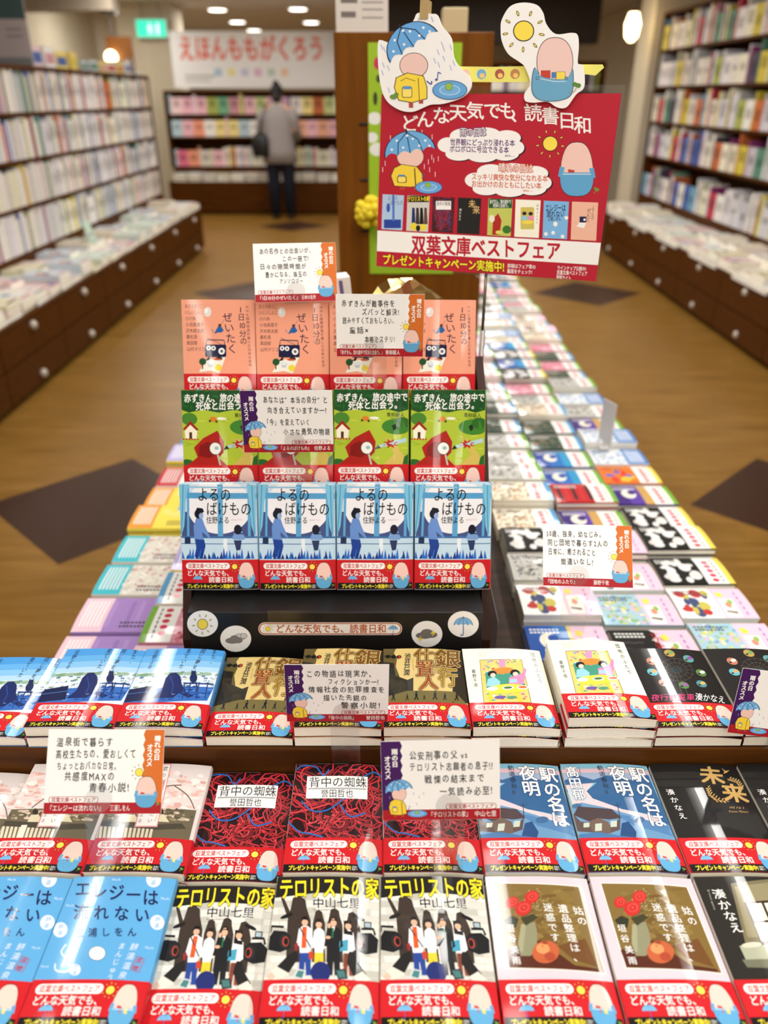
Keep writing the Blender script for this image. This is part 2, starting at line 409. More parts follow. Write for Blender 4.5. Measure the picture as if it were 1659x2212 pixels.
def cov_night():
    a = Art(BW, BL, [(410, 550), (815, 545), (818, 1078), (430, 1078)]); a.fill((205, 224, 240))
    a.rect(425, 690, 800, 815, (66, 84, 136)); a.ell(622, 660, 168, 140, (240, 242, 248), 40)
    a.rect(405, 815, 830, 930, (196, 224, 242))
    for x0, x1 in ((452, 464), (612, 640), (768, 782)): a.rect(x0, 545, x1, 815, (92, 166, 214)); a.same()
    a.layer += 1
    a.rect(405, 592, 820, 622, (84, 160, 210)); a.rect(405, 560, 820, 568, (140, 196, 228))
    for sg, x in ((1, 412), (-1, 812)):
        a.poly([(x, 550), (x+sg*48, 550), (x+sg*34, 640), (x+sg*26, 760), (x+sg*8, 815), (x+sg*4, 815)], (126, 196, 226))
        a.line([(x+sg*20, 552), (x+sg*16, 700), (x+sg*10, 800)], 5, (70, 150, 205))
    a.rect(408, 812, 822, 822, (60, 110, 170)); a.rect(410, 848, 822, 852, (70, 110, 160)); a.rect(640, 822, 660, 905, (232, 242, 250))
    a.rect(440, 818, 470, 850, (30, 50, 90))
    a.poly([(492, 826), (540, 826), (548, 860), (534, 915), (490, 915), (500, 870)], (28, 66, 150))
    a.poly([(490, 826), (486, 765), (500, 722), (530, 718), (545, 760), (572, 815), (568, 822), (530, 790), (538, 830)], (104, 146, 214))
    a.ell(513, 700, 22, 24, (18, 24, 44)); a.ell(526, 710, 12, 15, (150, 176, 220))
    a.poly([(495, 690), (505, 668), (535, 672), (542, 690), (520, 694), (500, 716)], (16, 20, 38))
    a.poly([(688, 815), (700, 788), (738, 786), (752, 820), (748, 830), (690, 828)], (120, 160, 216)); a.line([(700, 796), (744, 800)], 5, (24, 36, 80))
    a.ell(716, 778, 20, 25, (20, 24, 46)); a.poly([(694, 832), (735, 832), (728, 880), (708, 884)], (40, 58, 100))
    R = random.Random(4)
    for i in range(24):
        x = 420+i*16+R.uniform(-6, 6); a.poly([(x-9, 925), (x+R.uniform(-4, 4), 925-R.uniform(15, 60)), (x+9, 925)], R.choice([(26, 76, 170), (40, 110, 200), (20, 50, 130)])); a.same()
    a.layer += 1
    a.text('よるの', 506, 568, 684, 636, BLK, .004); a.text('ばけもの', 552, 640, 790, 708, BLK, .004); a.text('住野よる', 552, 714, 674, 748, BLK, .004)
    a.text('Sumino Yoru', 682, 724, 740, 732, (200, 110, 120))
    return a
def cov_green():
    a = Art(BW, BL, [(1212, 58), (1590, 45), (1590, 585), (1222, 590)]); a.fill((172, 194, 56))
    a.poly([(1205, 40), (1600, 30), (1600, 150), (1540, 165), (1480, 150), (1400, 168), (1320, 155), (1250, 172), (1205, 160)], (24, 78, 34))
    R = random.Random(2)
    for i in range(40):
        x, y = R.uniform(1215, 1585), R.uniform(60, 150); a.ell(x, y, 13, 5, R.choice([(34, 98, 42), (18, 62, 28)]), 8, R.uniform(0, 3)); a.same()
    for i in range(30):
        x, y = R.uniform(1225, 1585), R.uniform(190, 420); a.ell(x, y, 22, 4, R.choice([(196, 208, 76), (150, 180, 44), (186, 192, 40)]), 8, R.uniform(-.4, .2)); a.same()
    a.layer += 1
    a.ell(1252, 205, 40, 32, (70, 130, 44)); a.ell(1530, 240, 76, 40, (62, 128, 44)); a.ell(1560, 220, 40, 30, (44, 104, 36)); a.poly([(1505, 235), (1525, 225), (1530, 250), (1515, 262)], (26, 40, 24))
    a.poly([(1590, 380), (1590, 440), (1548, 440), (1560, 400)], (40, 98, 36)); a.ell(1236, 430, 34, 20, (40, 98, 40))
    a.poly([(1460, 440), (1520, 380), (1470, 300), (1500, 300), (1570, 390), (1560, 440)], (206, 182, 92))
    a.poly([(1226, 255), (1258, 222), (1292, 255), (1286, 305), (1230, 305)], (244, 236, 214)); a.poly([(1218, 258), (1256, 214), (1298, 258), (1288, 264), (1256, 234), (1228, 264)], (150, 40, 28)); a.rect(1250, 272, 1264, 305, (70, 44, 24))
    for k in range(6): a.ell(1222+k*14, 308, 5, 5, (190, 50, 40), 8); a.same()
    a.layer += 1
    a.ell(1372, 202, 17, 13, (214, 128, 40)); a.ell(1355, 212, 6, 6, (60, 50, 30)); a.ell(1388, 214, 6, 6, (60, 50, 30)); a.ell(1415, 198, 24, 7, (232, 232, 220))
    st = [(1500+(44 if k % 2 else 20)*math.cos(k*PI/8), 328+(26 if k % 2 else 12)*math.sin(k*PI/8)) for k in range(16)]
    a.poly(st, (176, 34, 26)); a.poly([(1432, 352), (1440, 336), (1580, 296), (1582, 318)], (178, 208, 216)); a.poly([(1420, 358), (1436, 334), (1450, 352)], (24, 30, 24))
    a.poly([(1238, 440), (1290, 398), (1272, 350), (1320, 300), (1392, 260), (1424, 318), (1420, 372), (1396, 398), (1440, 440)], (168, 30, 24))
    a.poly([(1296, 392), (1300, 340), (1340, 318), (1380, 330), (1388, 380), (1350, 402)], (128, 18, 16))
    a.line([(1388, 372), (1404, 440)], 9, (190, 190, 180)); a.ell(1380, 352, 32, 34, (60, 60, 56)); a.ell(1380, 352, 28, 30, (240, 240, 234)); a.ell(1386, 350, 11, 9, (150, 190, 200))
    a.text('赤ずきん、旅の途中で', 1226, 80, 1586, 122, WHT, .022, 0, .05, 16); a.text('死体と出会う。', 1284, 118, 1556, 160, WHT, .022, 0, .05, 12)
    a.text('青柳碧人', 1478, 168, 1570, 190, BLK); a.text('Aoyagi Aito', 1500, 192, 1550, 199, BLK)
    return a
def cov_pink():
    a = Art(BW, BL, [(402, 368), (785, 365), (800, 895), (422, 898)]); a.fill((236, 160, 132))
    for i, t in enumerate(['あさのあつこ', 'いしいしんじ', '小川糸', '小池真理子', '沢木耕太郎', '重松清', '髙田郁', '山内マリコ']):
        a.text(t, 421+i*1.6, 391+i*31.3, 421+i*1.6+(98 if len(t) > 5 else 19.5*len(t)), 412+i*31.3, (60, 34, 40))
    a.ell(543, 430, 20, 25, (222, 220, 214)); a.ell(536, 424, 9, 12, (240, 240, 238))
    for c, y in zip(['1', '日', '10', '分', 'の'], (418, 456, 498, 540, 578)):
        a.text(c, 696+(y-418)*.1, y-19, 734+(y-418)*.1, y+17, (52, 26, 44), .004) if c != '1' else a.text(c, 704, y-18, 720, y+16, (52, 26, 44), .004)
    a.vtext('ぜいたく', (648, 458), (672, 618), 54, (62, 30, 62), .004)
    a.vtext('NHK国際放送が選んだ日本の名作', (748, 402), (766, 700), 17, (92, 46, 50), 0, None, 1)
    a.line([(628, 470), (600, 520)], 1.5, (120, 90, 90)); a.poly([(588, 540), (596, 506), (612, 500), (628, 524), (612, 536), (600, 534), (578, 540)], (32, 96, 160)); a.ell(607, 498, 8, 8, (90, 50, 36)); a.line([(564, 518), (576, 534)], 3, (60, 110, 170))
    a.poly([(498, 738), (532, 676), (586, 668), (640, 654), (606, 742), (560, 730)], (238, 236, 226))
    a.line([(534, 604), (538, 572), (630, 574), (634, 604)], 5, (24, 26, 60)); a.line([(540, 560), (620, 598)], 2, (50, 50, 70))
    a.rrect(530, 596, 641, 660, 8, (24, 26, 62)); a.ell(548, 614, 12, 12, (238, 238, 240)); a.ell(574, 615, 12, 12, (238, 238, 240)); a.ell(617, 630, 17, 17, (238, 238, 240))
    a.ell(548, 614, 5, 5, (24, 26, 62)); a.ell(574, 615, 5, 5, (24, 26, 62)); a.ell(617, 630, 8, 8, (90, 96, 110))
    a.ell(517, 684, 19, 18, (30, 80, 44)); a.rect(513, 696, 519, 722, (70, 44, 30)); a.poly([(530, 680), (560, 646), (552, 676)], (26, 24, 30)); a.ell(604, 668, 18, 9, (40, 30, 30))
    a.poly([(542, 688), (578, 688), (570, 712), (550, 712)], (190, 196, 204)); a.ell(560, 690, 15, 11, (222, 228, 234)); a.ell(596, 672, 22, 5, (196, 84, 44)); a.ell(600, 714, 18, 17, (232, 212, 62))
    return a
def cov_sky():
    a = Art(BW, BL, [(750, 45), (1160, 75), (1060, 480), (590, 440)]); a.fill((70, 152, 220))
    for i, (y, c) in enumerate(((85, (96, 170, 228)), (115, (130, 190, 234)), (145, (172, 210, 240)), (170, (214, 228, 242)))):
        a.poly([(600, y-12), (1200, y+22), (1200, 500), (560, 460)], c)
    R = random.Random(5)
    for i in range(170):
        y = R.uniform(176, 262); x = R.uniform(665, 1130); s = R.uniform(4, 13)
        a.rect(x, y+(x-900)*.04, x+s*1.6, y+s*.7+(x-900)*.04, R.choice([(240, 240, 242), (206, 216, 226), (150, 176, 190), (110, 150, 120), (226, 206, 190), (84, 120, 160), (190, 204, 220)])); a.same()
    a.layer += 1
    for i in range(9): a.ell(700+i*46, 178+i*2, 32, 9, (120, 160, 130) if i % 2 else (150, 180, 160), 12); a.same()
    a.layer += 1
    a.poly([(640, 250), (1130, 262), (1080, 330), (600, 330)], (48, 104, 186))
    for i in range(40):
        x, y = R.uniform(640, 1100), R.uniform(256, 320); a.ell(x, y, R.uniform(6, 20), 4, R.choice([(30, 70, 150), (90, 140, 204), (20, 46, 110), (200, 214, 232)]), 8); a.same()
    a.layer += 1
    a.poly([(648, 246), (792, 240), (788, 312), (632, 312)], (14, 28, 74)); a.line([(654, 226), (800, 232)], 16, (236, 240, 244)); a.line([(640, 270), (790, 268)], 3, (70, 120, 190))
    a.poly([(792, 306), (838, 268), (856, 206), (880, 182), (912, 182), (934, 204), (944, 250), (962, 268), (968, 286), (1010, 306), (980, 316), (930, 290), (900, 312)], (14, 36, 96)); a.line([(880, 200), (900, 250), (890, 290)], 6, (30, 66, 150))
    a.ell(1003, 215, 20, 24, (16, 34, 84)); a.ell(1002, 190, 13, 12, (16, 34, 84)); a.poly([(990, 184), (992, 172), (1000, 182)], (16, 34, 84)); a.poly([(1006, 182), (1013, 173), (1014, 186)], (16, 34, 84)); a.line([(1016, 236), (1026, 262), (1018, 286)], 7, (16, 34, 84))
    for x in (960, 990, 1035, 1080): a.line([(x, 236), (x-12, 320)], 6, (24, 60, 130)); a.same()
    a.layer += 1; a.line([(950, 240), (1110, 246)], 7, (24, 52, 120)); a.line([(940, 286), (1090, 294)], 5, (34, 74, 150))
    K = (40, 44, 70)
    a.vtext('また、', (1106, 82), (1100, 132), 26, K); a.vtext('同じ夢を', (1046, 80), (1008, 160), 27, K); a.vtext('見ていた', (970, 76), (936, 152), 27, K); a.vtext('住野よる', (802, 68), (770, 140), 26, (40, 70, 120))
    return a
def cov_gold():
    a = Art(BW, BL, [(635, 35), (1030, 55), (1085, 452), (640, 432)]); a.fill((216, 192, 124))
    a.poly([(620, 20), (700, 30), (690, 60), (706, 90), (700, 130), (720, 180), (700, 230), (760, 250), (760, 330), (620, 330)], (96, 84, 44))
    a.poly([(620, 100), (690, 110), (700, 190), (690, 330), (620, 330)], (30, 26, 14)); a.poly([(640, 150), (760, 200), (790, 190), (790, 260), (700, 280)], (46, 40, 20))
    a.poly([(960, 60), (1040, 60), (1075, 320), (985, 320), (990, 230), (965, 180)], (40, 34, 18)); a.poly([(760, 255), (1000, 265), (1070, 330), (640, 320), (640, 280)], (112, 100, 54))
    a.poly([(845, 110), (985, 130), (980, 180), (830, 170)], (176, 150, 84))
    a.line([(640, 72), (728, 84)], 4, BLK)
    for x in (660, 688, 716): a.ell(x, 76+(x-660)*.1, 13, 9, BLK); a.same()
    a.layer += 1; a.ell(718, 82, 6, 6, (200, 50, 30))
    for x, h in ((690, 40), (760, 30), (806, 44), (846, 24), (900, 46), (950, 34), (1010, 40)):
        y = 302+(x-800)*.03; a.ell(x, y-h*.85, h*.1, h*.13, BLK, 10); a.poly([(x-h*.16, y-h*.7), (x+h*.16, y-h*.7), (x+h*.12, y-h*.35), (x+h*.28, y), (x+h*.1, y), (x, y-h*.3), (x-h*.12, y), (x-h*.3, y), (x-h*.12, y-h*.35)], BLK); a.layer -= 2
    a.layer += 2
    def big(c, x0, y0, x1, y1, f):
        a.text(c, x0, y0, x1, y1, (30, 16, 8), .07); a.text(c, x0, y0, x1, y1, (232, 206, 132), .042); a.text(c, x0, y0, x1, y1, tuple(int(q*.72) for q in f), .022)
    big('銀', 896, 56, 1030, 142, (156, 104, 30)); big('行', 916, 148, 1016, 240, (206, 160, 30)); big('仕', 792, 42, 892, 122, (170, 110, 36)); big('置', 800, 112, 896, 186, (186, 88, 30)); big('人', 816, 178, 918, 256, (206, 106, 26))
    a.vtext('池井戸潤', (760, 82), (756, 164), 33, BLK, .012); a.vtext('Jun Ikeido', (786, 100), (790, 150), 9, (150, 60, 40))
    return a
def cov_cream():
    a = Art(BW, BL, [(1030, 55), (1430, 80), (1545, 470), (1090, 450)]); a.fill((248, 244, 224))
    a.poly([(1122, 116), (1340, 126), (1392, 340), (1144, 330)], (120, 110, 60)); a.poly([(1125, 119), (1338, 129), (1388, 338), (1147, 328)], (226, 206, 116))
    R = random.Random(9)
    for i in range(130):
        y = R.uniform(124, 320); x = R.uniform(1134, 1330)+(y-120)*.18; s = R.uniform(4, 11)
        a.ell(x, y, s, s*.5, R.choice([(236, 120, 160), (90, 170, 150), (240, 226, 130), (214, 96, 80), (150, 200, 110), (120, 170, 220), (250, 240, 220)]), 8); a.same()
    a.layer += 1
    a.rect(1222, 124, 1256, 160, (238, 150, 190)); a.poly([(1152, 180), (1330, 184), (1362, 260), (1160, 260)], (66, 150, 126)); a.ell(1245, 178, 54, 16, (232, 140, 60))
    a.poly([(1158, 250), (1166, 214), (1200, 206), (1230, 230), (1226, 254)], (150, 208, 226)); a.poly([(1274, 250), (1276, 214), (1310, 206), (1340, 196), (1354, 166), (1364, 176), (1352, 246)], (240, 140, 184))
    for x in (1188, 1304): a.ell(x, 190, 23, 15, (26, 22, 26)); a.ell(x+4, 197, 14, 10, (244, 208, 188)); a.layer -= 1
    a.layer += 1; a.rrect(1280, 222, 1316, 240, 4, (160, 206, 232))
    a.ell(1262, 268, 108, 23, (244, 220, 70), 30); a.poly([(1170, 276), (1190, 280), (1184, 330), (1174, 330)], (238, 206, 60)); a.poly([(1300, 284), (1320, 280), (1346, 336), (1330, 336)], (238, 206, 60))
    for x, c in ((1190, (250, 240, 232)), (1270, (76, 120, 60)), (1346, (214, 106, 60))): a.ell(x, 264, 30, 10, (250, 246, 238)); a.ell(x, 263, 22, 6, c); a.layer -= 2
    a.layer += 2; a.ell(1230, 308, 30, 8, (110, 90, 170)); a.ell(1290, 312, 26, 8, (90, 150, 120))
    a.vtext('団地のふたり', (1396, 102), (1436, 232), 23, (40, 60, 70), .006); a.vtext('藤野千夜', (1092, 172), (1104, 240), 21, (40, 70, 90))
    a.text('Danchi no Futari', 1112, 80, 1168, 86, (130, 130, 120)); a.text('Chiya Fujino', 1114, 92, 1158, 98, (130, 130, 120))
    return a
def cov_wheel():
    a = Art(BW, BL, [(740, 105), (1235, 115), (1530, 605), (950, 590)]); a.fill((18, 17, 18))
    G = (92, 84, 80)
    for k in range(16):
        t = k*PI/8; a.line([(1075+24*math.cos(t), 240+14*math.sin(t)), (1075+112*math.cos(t)+18*math.sin(t), 240+76*math.sin(t))], 1.6, G); a.same()
    for q in (30, 66, 104): a.line([(1075+q*math.cos(t)+q*.16*math.sin(t), 240+q*.66*math.sin(t)) for t in [k*PI/14 for k in range(28)]], 1.8, G, True); a.same()
    a.layer += 1; a.ell(1075, 242, 26, 15, (34, 56, 60)); a.line([(1085, 258), (1150, 400)], 3, G); a.line([(1065, 258), (1110, 400)], 3, G)
    for x, y, c, d in ((916, 185, (186, 120, 96), (226, 214, 206)), (920, 250, (96, 180, 196), (232, 160, 90)), (992, 318, (190, 140, 130), (90, 70, 90)), (1030, 140, (180, 150, 80), (110, 160, 90)), (1152, 172, (90, 160, 150), (140, 70, 160)), (1234, 256, (90, 130, 70), (220, 220, 216)), (1236, 326, (80, 140, 150), (200, 180, 90)), (1120, 336, (90, 130, 80), (150, 90, 160))):
        a.ell(x, y, 36, 20, c, 14, .3); a.ell(x+8, y-5, 18, 10, d, 10); a.ell(x-12, y+6, 10, 5, (30, 26, 30), 8)
    a.text('夜行観覧車', 908, 386, 1190, 426, (226, 66, 128), 0, 0, .05, -6); a.text('湊かなえ', 1192, 384, 1392, 430, WHT, .006, 0, .05, -14)
    return a
def cov_cherry():
    a = Art(BW, BL, [(636, 690), (1040, 690), (905, 1235), (410, 1225)]); a.fill((224, 214, 212))
    R = random.Random(11)
    for i in range(150):
        y = R.uniform(730, 900); x = R.uniform(600, 1020)-(y-690)*.15
        a.ell(x, y, R.uniform(6, 26), R.uniform(4, 12), R.choice([(236, 206, 200), (228, 186, 178), (216, 170, 160), (240, 222, 216), (244, 232, 228)]), 9); a.same()
    a.layer += 1
    a.curve([(640, 900), (720, 840), (820, 800), (900, 790)], 5, (110, 90, 76)); a.curve([(960, 900), (930, 840), (860, 790)], 5, (110, 90, 76))
    a.poly([(500, 905), (970, 905), (930, 1070), (450, 1070)], (106, 98, 78))
    for i in range(70):
        y = R.uniform(900, 960); x = R.uniform(520, 950); a.ell(x, y, R.uniform(5, 20), R.uniform(3, 7), R.choice([(150, 140, 110), (84, 80, 60), (190, 176, 150), (214, 190, 176)]), 8); a.same()
    a.layer += 1
    a.poly([(470, 960), (780, 985), (900, 975), (920, 1000), (780, 1012), (470, 985)], (70, 66, 56)); a.poly([(440, 1052), (800, 1062), (800, 1085), (430, 1082)], (60, 56, 46))
    for k in range(15): a.poly([(470+k*20, 985+k*1.6), (482+k*20, 986+k*1.6), (472+k*20, 1052), (458+k*20, 1052)], (222, 214, 190)); a.same()
    a.layer += 1; a.poly([(600, 985), (628, 985), (610, 1060), (580, 1060)], (232, 228, 214))
    for x in (660, 800): a.ell(x, 922, 14, 13, (50, 42, 36)); a.poly([(x-34, 970), (x-20, 936), (x+16, 934), (x+40, 972)], (216, 208, 176)); a.layer -= 1
    a.layer += 1; a.poly([(760, 690), (856, 690), (782, 998), (672, 998)], (220, 150, 150)); a.poly([(765, 696), (850, 696), (778, 992), (680, 992)], (242, 238, 236))
    a.vtext('君の膵臓をたべたい', (826, 716), (748, 966), 24, (60, 54, 60)); a.vtext('住野よる', (728, 880), (700, 966), 23, (60, 54, 60))
    return a
def cov_thread():
    a = Art(BW, BL, [(160, 628), (610, 630), (608, 1185), (95, 1180)]); a.fill((34, 12, 16))
    R = random.Random(3)
    for i in range(150):
        x, y = R.uniform(100, 610), R.uniform(630, 1010); t = R.uniform(0, 6.28); k = R.uniform(-.9, .9); p = []
        L = R.uniform(30, 60)
        for j in range(6): p.append((min(max(x, 80), 620), min(max(y, 620), 1015))); x += L*math.cos(t); y += L*.8*math.sin(t); t += k
        sh = R.choice([(190, 40, 50), (206, 54, 62), (150, 24, 34), (120, 18, 28), (176, 34, 44)])
        wd = R.uniform(6, 9); a.line(p, wd+4, (26, 8, 12)); a.line(p, wd, sh); a.line([(q[0]-1, q[1]-1.5) for q in p], wd*.25, tuple(min(255, c+40) for c in sh))
        a.layer -= 2.9
    for q in ([(160, 660), (190, 640), (260, 645), (300, 690), (330, 660)], [(190, 820), (240, 868), (310, 872), (370, 840), (430, 790)], [(120, 920), (180, 975), (230, 985), (300, 1005)], [(500, 700), (560, 668), (605, 690)], [(390, 840), (440, 900), (520, 880)]):
        a.curve(q, 9, (16, 20, 50)); a.curve(q, 6.5, (44, 110, 190))
    a.poly([(218, 694), (530, 694), (528, 810), (212, 808)], WHT); a.text('背中の蜘蛛', 226, 700, 526, 752, BLK, -.004); a.line([(224, 758), (522, 758)], 7, (168, 168, 168)); a.text('誉田哲也', 288, 764, 456, 804, BLK)
    return a
def cov_dawn():
    a = Art(BW, BL, [(310, 870), (850, 900), (1110, 1610), (510, 1570)]); a.fill((128, 184, 206))
    a.poly([(310, 905), (900, 935), (930, 1010), (330, 990)], (214, 180, 190)); a.poly([(320, 930), (900, 962), (930, 1010), (330, 980)], (150, 170, 200))
    a.poly([(330, 980), (420, 950), (520, 990), (600, 965), (760, 1000), (860, 960), (960, 1160), (1010, 1300), (880, 1230), (700, 1190), (520, 1110), (480, 1060), (540, 1010), (400, 1010), (345, 1060)], (48, 96, 146))
    a.poly([(340, 1010), (520, 1010), (480, 1060), (520, 1110), (700, 1190), (940, 1250), (980, 1400), (440, 1240)], (222, 200, 206)); a.poly([(345, 1030), (470, 1040), (450, 1080), (520, 1130), (400, 1110)], (196, 208, 218))
    a.poly([(395, 1160), (450, 1130), (620, 1180), (760, 1230), (1000, 1330), (1080, 1500), (1100, 1600), (520, 1560)], (104, 150, 190)); a.poly([(640, 1210), (1000, 1300), (1040, 1370), (780, 1300)], (80, 128, 178))
    a.ell(424, 1150, 30, 16, (70, 110, 150)); a.ell(800, 1262, 40, 22, (60, 104, 150)); a.poly([(690, 1370), (700, 1280), (740, 1270), (790, 1340), (780, 1420), (690, 1420)], (36, 76, 126))
    a.poly([(398, 1200), (450, 1250), (650, 1290), (690, 1240), (690, 1320), (620, 1340), (420, 1310)], (92, 78, 76)); a.poly([(392, 1206), (432, 1154), (636, 1186), (698, 1246), (622, 1252), (560, 1240), (500, 1254)], (74, 62, 66)); a.poly([(498, 1256), (556, 1236), (620, 1266), (640, 1340), (530, 1330)], (110, 92, 84))
    for q in ((470, 1262, 505, 1290), (540, 1272, 580, 1318), (632, 1262, 670, 1300)): a.rect(*q, (196, 206, 190)); a.same()
    a.layer += 1; a.line([(668, 1150), (690, 1250)], 5, (60, 60, 80)); a.line([(648, 1166), (690, 1160)], 3, (60, 60, 80))
    a.poly([(430, 1330), (560, 1325), (700, 1360), (1040, 1420), (1110, 1610), (510, 1570)], (70, 118, 168))
    def vt(t, p, q, s, b=.018):
        a.vtext(t, p, q, s, (30, 60, 100), b+.03, (1, .05)); a.vtext(t, p, q, s, WHT, b, (1, .05))
    vt('駅の名は', (798, 965), (912, 1262), 112); vt('夜明', (668, 955), (706, 1058), 112)
    a.vtext('軌道春秋Ⅱ', (560, 915), (612, 1076), 40, (40, 50, 70)); vt('髙田郁', (386, 930), (436, 1080), 80)
    a.vtext('Takada Kaoru', (430, 905), (450, 985), 14, (90, 110, 160))
    return a
def cov_black():
    a = Art(BW, BL, [(860, 870), (1410, 880), (1690, 1600), (1140, 1570)]); a.fill((26, 25, 25)); G = (196, 160, 96)
    a.vtext('未', (1255, 966), (1255, 967), 140, G, .03, (1, .05), 1.1, (.25, .97)); a.vtext('来', (1396, 1092), (1396, 1093), 140, G, .03, (1, .05), 1.15, (.25, .97))
    for p in ([(1230, 1055), (1245, 1100), (1290, 1140), (1360, 1150)], [(1370, 985), (1420, 1000), (1445, 1040), (1440, 1060)]):
        a.curve(p, 3, G)
        for i in range(len(p)-1):
            for t in (0, .33, .66):
                x = p[i][0]+(p[i+1][0]-p[i][0])*t; y = p[i][1]+(p[i+1][1]-p[i][1])*t
                a.ell(x+6, y-8, 11, 4, G, 8, -.9); a.ell(x-6, y+8, 11, 4, G, 8, .6); a.layer -= 2
        a.layer += 2
    a.poly([(1320, 905), (1345, 925), (1372, 918), (1352, 940), (1330, 950), (1338, 932)], G)
    a.text('mi ra i', 1358, 1178, 1448, 1200, G); a.text('Kanae Minato', 1352, 1208, 1472, 1226, G, 0, .2)
    a.vtext('湊かなえ', (1006, 1078), (1082, 1238), 48, WHT, .004)
    return a
def cov_blue():
    a = Art(BW, BL, [(385, 105), (905, 115), (728, 880), (82, 872)]); a.fill((92, 168, 222)); NV = (20, 34, 88)
    for x, y in ((600, 125), (850, 212), (365, 245), (780, 455), (240, 548), (330, 180)): a.text('Mochi', x-22, y-8, x+22, y+8, (214, 232, 246), 0, .2); a.same()
    a.layer += 1
    for x, y, r in ((790, 124, 38), (318, 366, 38), (816, 330, 36), (400, 570, 30)):
        a.ell(x, y, r, r, (226, 238, 248)); a.vtext('餅湯', (x+3, y-16), (x-3, y+16), 28, (92, 158, 210)); a.layer -= 1
    a.layer += 1
    for t, p, q, s in (('エレジーは', (430, 168), (778, 214), 84), ('流れない', (424, 282), (738, 300), 80), ('三浦しをん', (420, 386), (690, 384), 48)): a.ontext(t, p, q, s, NV, .016)
    a.vtext('餅湯温泉', (704, 456), (650, 598), 42, (230, 240, 250)); a.vtext('まんじゅう', (640, 454), (584, 612), 38, (230, 240, 250))
    a.line([(722, 500), (758, 512), (732, 580), (690, 568)], 4, (190, 60, 80), True); a.vtext('名物', (732, 522), (714, 560), 32, (190, 60, 80), .01)
    a.curve([(350, 440), (326, 480), (348, 510), (330, 550)], 8, (214, 232, 246)); a.curve([(380, 450), (358, 490), (376, 520), (362, 552)], 8, (214, 232, 246)); a.curve([(296, 536), (300, 570), (350, 580), (396, 560)], 9, (214, 232, 246))
    a.ell(514, 490, 44, 36, (90, 80, 90)); a.ell(514, 490, 42, 34, (246, 246, 246))
    return a
def cov_terror():
    a = Art(BW, BL, [(95, 95), (608, 92), (600, 855), (-12, 850)]); a.fill((206, 205, 196))
    R = random.Random(6)
    for r in range(14):
        for c in range(7):
            x = 30+c*92+(46 if r % 2 else 0)-20; y = 180+r*34
            if x < 620: a.rect(x+2, y+2, min(x+88, 640), y+31, R.choice([(224, 224, 216), (212, 212, 204), (190, 190, 180), (232, 230, 220)])); a.same()
    a.layer += 1
    a.poly([(80, 80), (620, 80), (620, 170), (500, 182), (300, 176), (80, 200)], (26, 25, 26))
    SH = (58, 48, 42)
    for x, y, s in ((200, 300, 1.5), (300, 320, .8), (380, 325, 1.0), (470, 340, 1.0)):
        a.poly([(x-44*s, 520), (x-38*s, y+10*s), (x-26*s, y-36*s), (x-20*s, y-66*s), (x+2*s, y-74*s), (x+22*s, y-60*s), (x+26*s, y-34*s), (x+40*s, y+10*s), (x+40*s, 520)], SH)
    a.poly([(110, 200), (124, 196), (170, 300), (150, 320)], SH)
    def cambox(x, y, k):
        a.poly([(x-56*k, y-20), (x-20*k, y-50), (x+38*k, y-44), (x+62*k, y-20), (x+62*k, y+40), (x+10*k, y+60), (x-50*k, y+46)], (24, 26, 30)); a.ell(x+34*k, y+6, 26, 34, (40, 42, 48)); a.ell(x+38*k, y+6, 16, 24, (196, 72, 50)); a.ell(x+40*k, y+6, 12, 19, (20, 20, 24))
        a.line([(x-40*k, y-40), (x-30*k, y-70), (x+30*k, y-66)], 12, (20, 20, 22)); a.ell(x+44*k, y-120, 34, 10, (22, 22, 24), 14, -.35*k)
    cambox(95, 410, 1); cambox(545, 415, -1); a.rect(528, 312, 566, 344, (40, 40, 44)); a.rect(533, 317, 561, 339, (170, 190, 200))
    sk = (228, 178, 150)
    def man(x, y, top, leg, hair, k=1, skirt=False, long=False):
        a.poly([(x-26*k, 470), (x+28*k, 470), (x+30*k, 585), (x+4, 585), (x, 500), (x-6, 585), (x-34*k, 585)], leg)
        a.poly([(x-30*k, y+36), (x-10*k, y+22), (x+12*k, y+22), (x+34*k, y+38), (x+44*k, y+120), (x+30*k, y+126), (x+26*k, 474), (x-26*k, 474), (x-28*k, y+120), (x-44*k, y+120)], top)
        if long: a.poly([(x-22, y-22), (x+14, y-24), (x+24, y+50), (x-22, y+44)], hair)
        a.ell(x, y+2, 16, 21, sk, 14); a.poly([(x-17, y+4), (x-18, y-14), (x-4, y-26), (x+14, y-22), (x+18, y+2), (x+8, y-8), (x-10, y-8)], hair)
    man(230, 318, (232, 234, 238), (38, 70, 150), BLK); a.poly([(218, 345), (240, 345), (236, 450), (212, 450)], (214, 90, 40)); a.line([(206, 350), (258, 446)], 6, (40, 40, 60)); a.poly([(176, 430), (196, 424), (192, 462), (180, 464)], (150, 40, 50))
    man(300, 330, (240, 238, 234), (226, 204, 60), (30, 24, 22), .8); a.poly([(248, 470), (272, 466), (274, 505), (250, 505)], (196, 70, 40))
    man(448, 335, (240, 240, 238), (140, 70, 50), (24, 20, 22), .8, True, True); a.poly([(405, 415), (448, 405), (446, 462), (400, 466)], (70, 160, 190))
    for i in range(5): a.line([(425+i*10, 474), (420+i*12, 540)], 2.5, (40, 30, 30)); a.same()
    a.layer += 1
    man(374, 322, (26, 28, 32), (28, 30, 34), BLK, 1.1); a.poly([(364, 345), (382, 345), (374, 372)], WHT); a.line([(372, 350), (368, 400)], 8, (30, 110, 70)); a.ell(352, 340, 9, 12, sk); a.ell(346, 398, 14, 8, sk)
    for q in ([(70, 560), (150, 480), (190, 462), (196, 500), (150, 570), (110, 590)], [(440, 520), (452, 466), (480, 466), (500, 520), (540, 575), (480, 600)]): a.poly(q, (30, 30, 32))
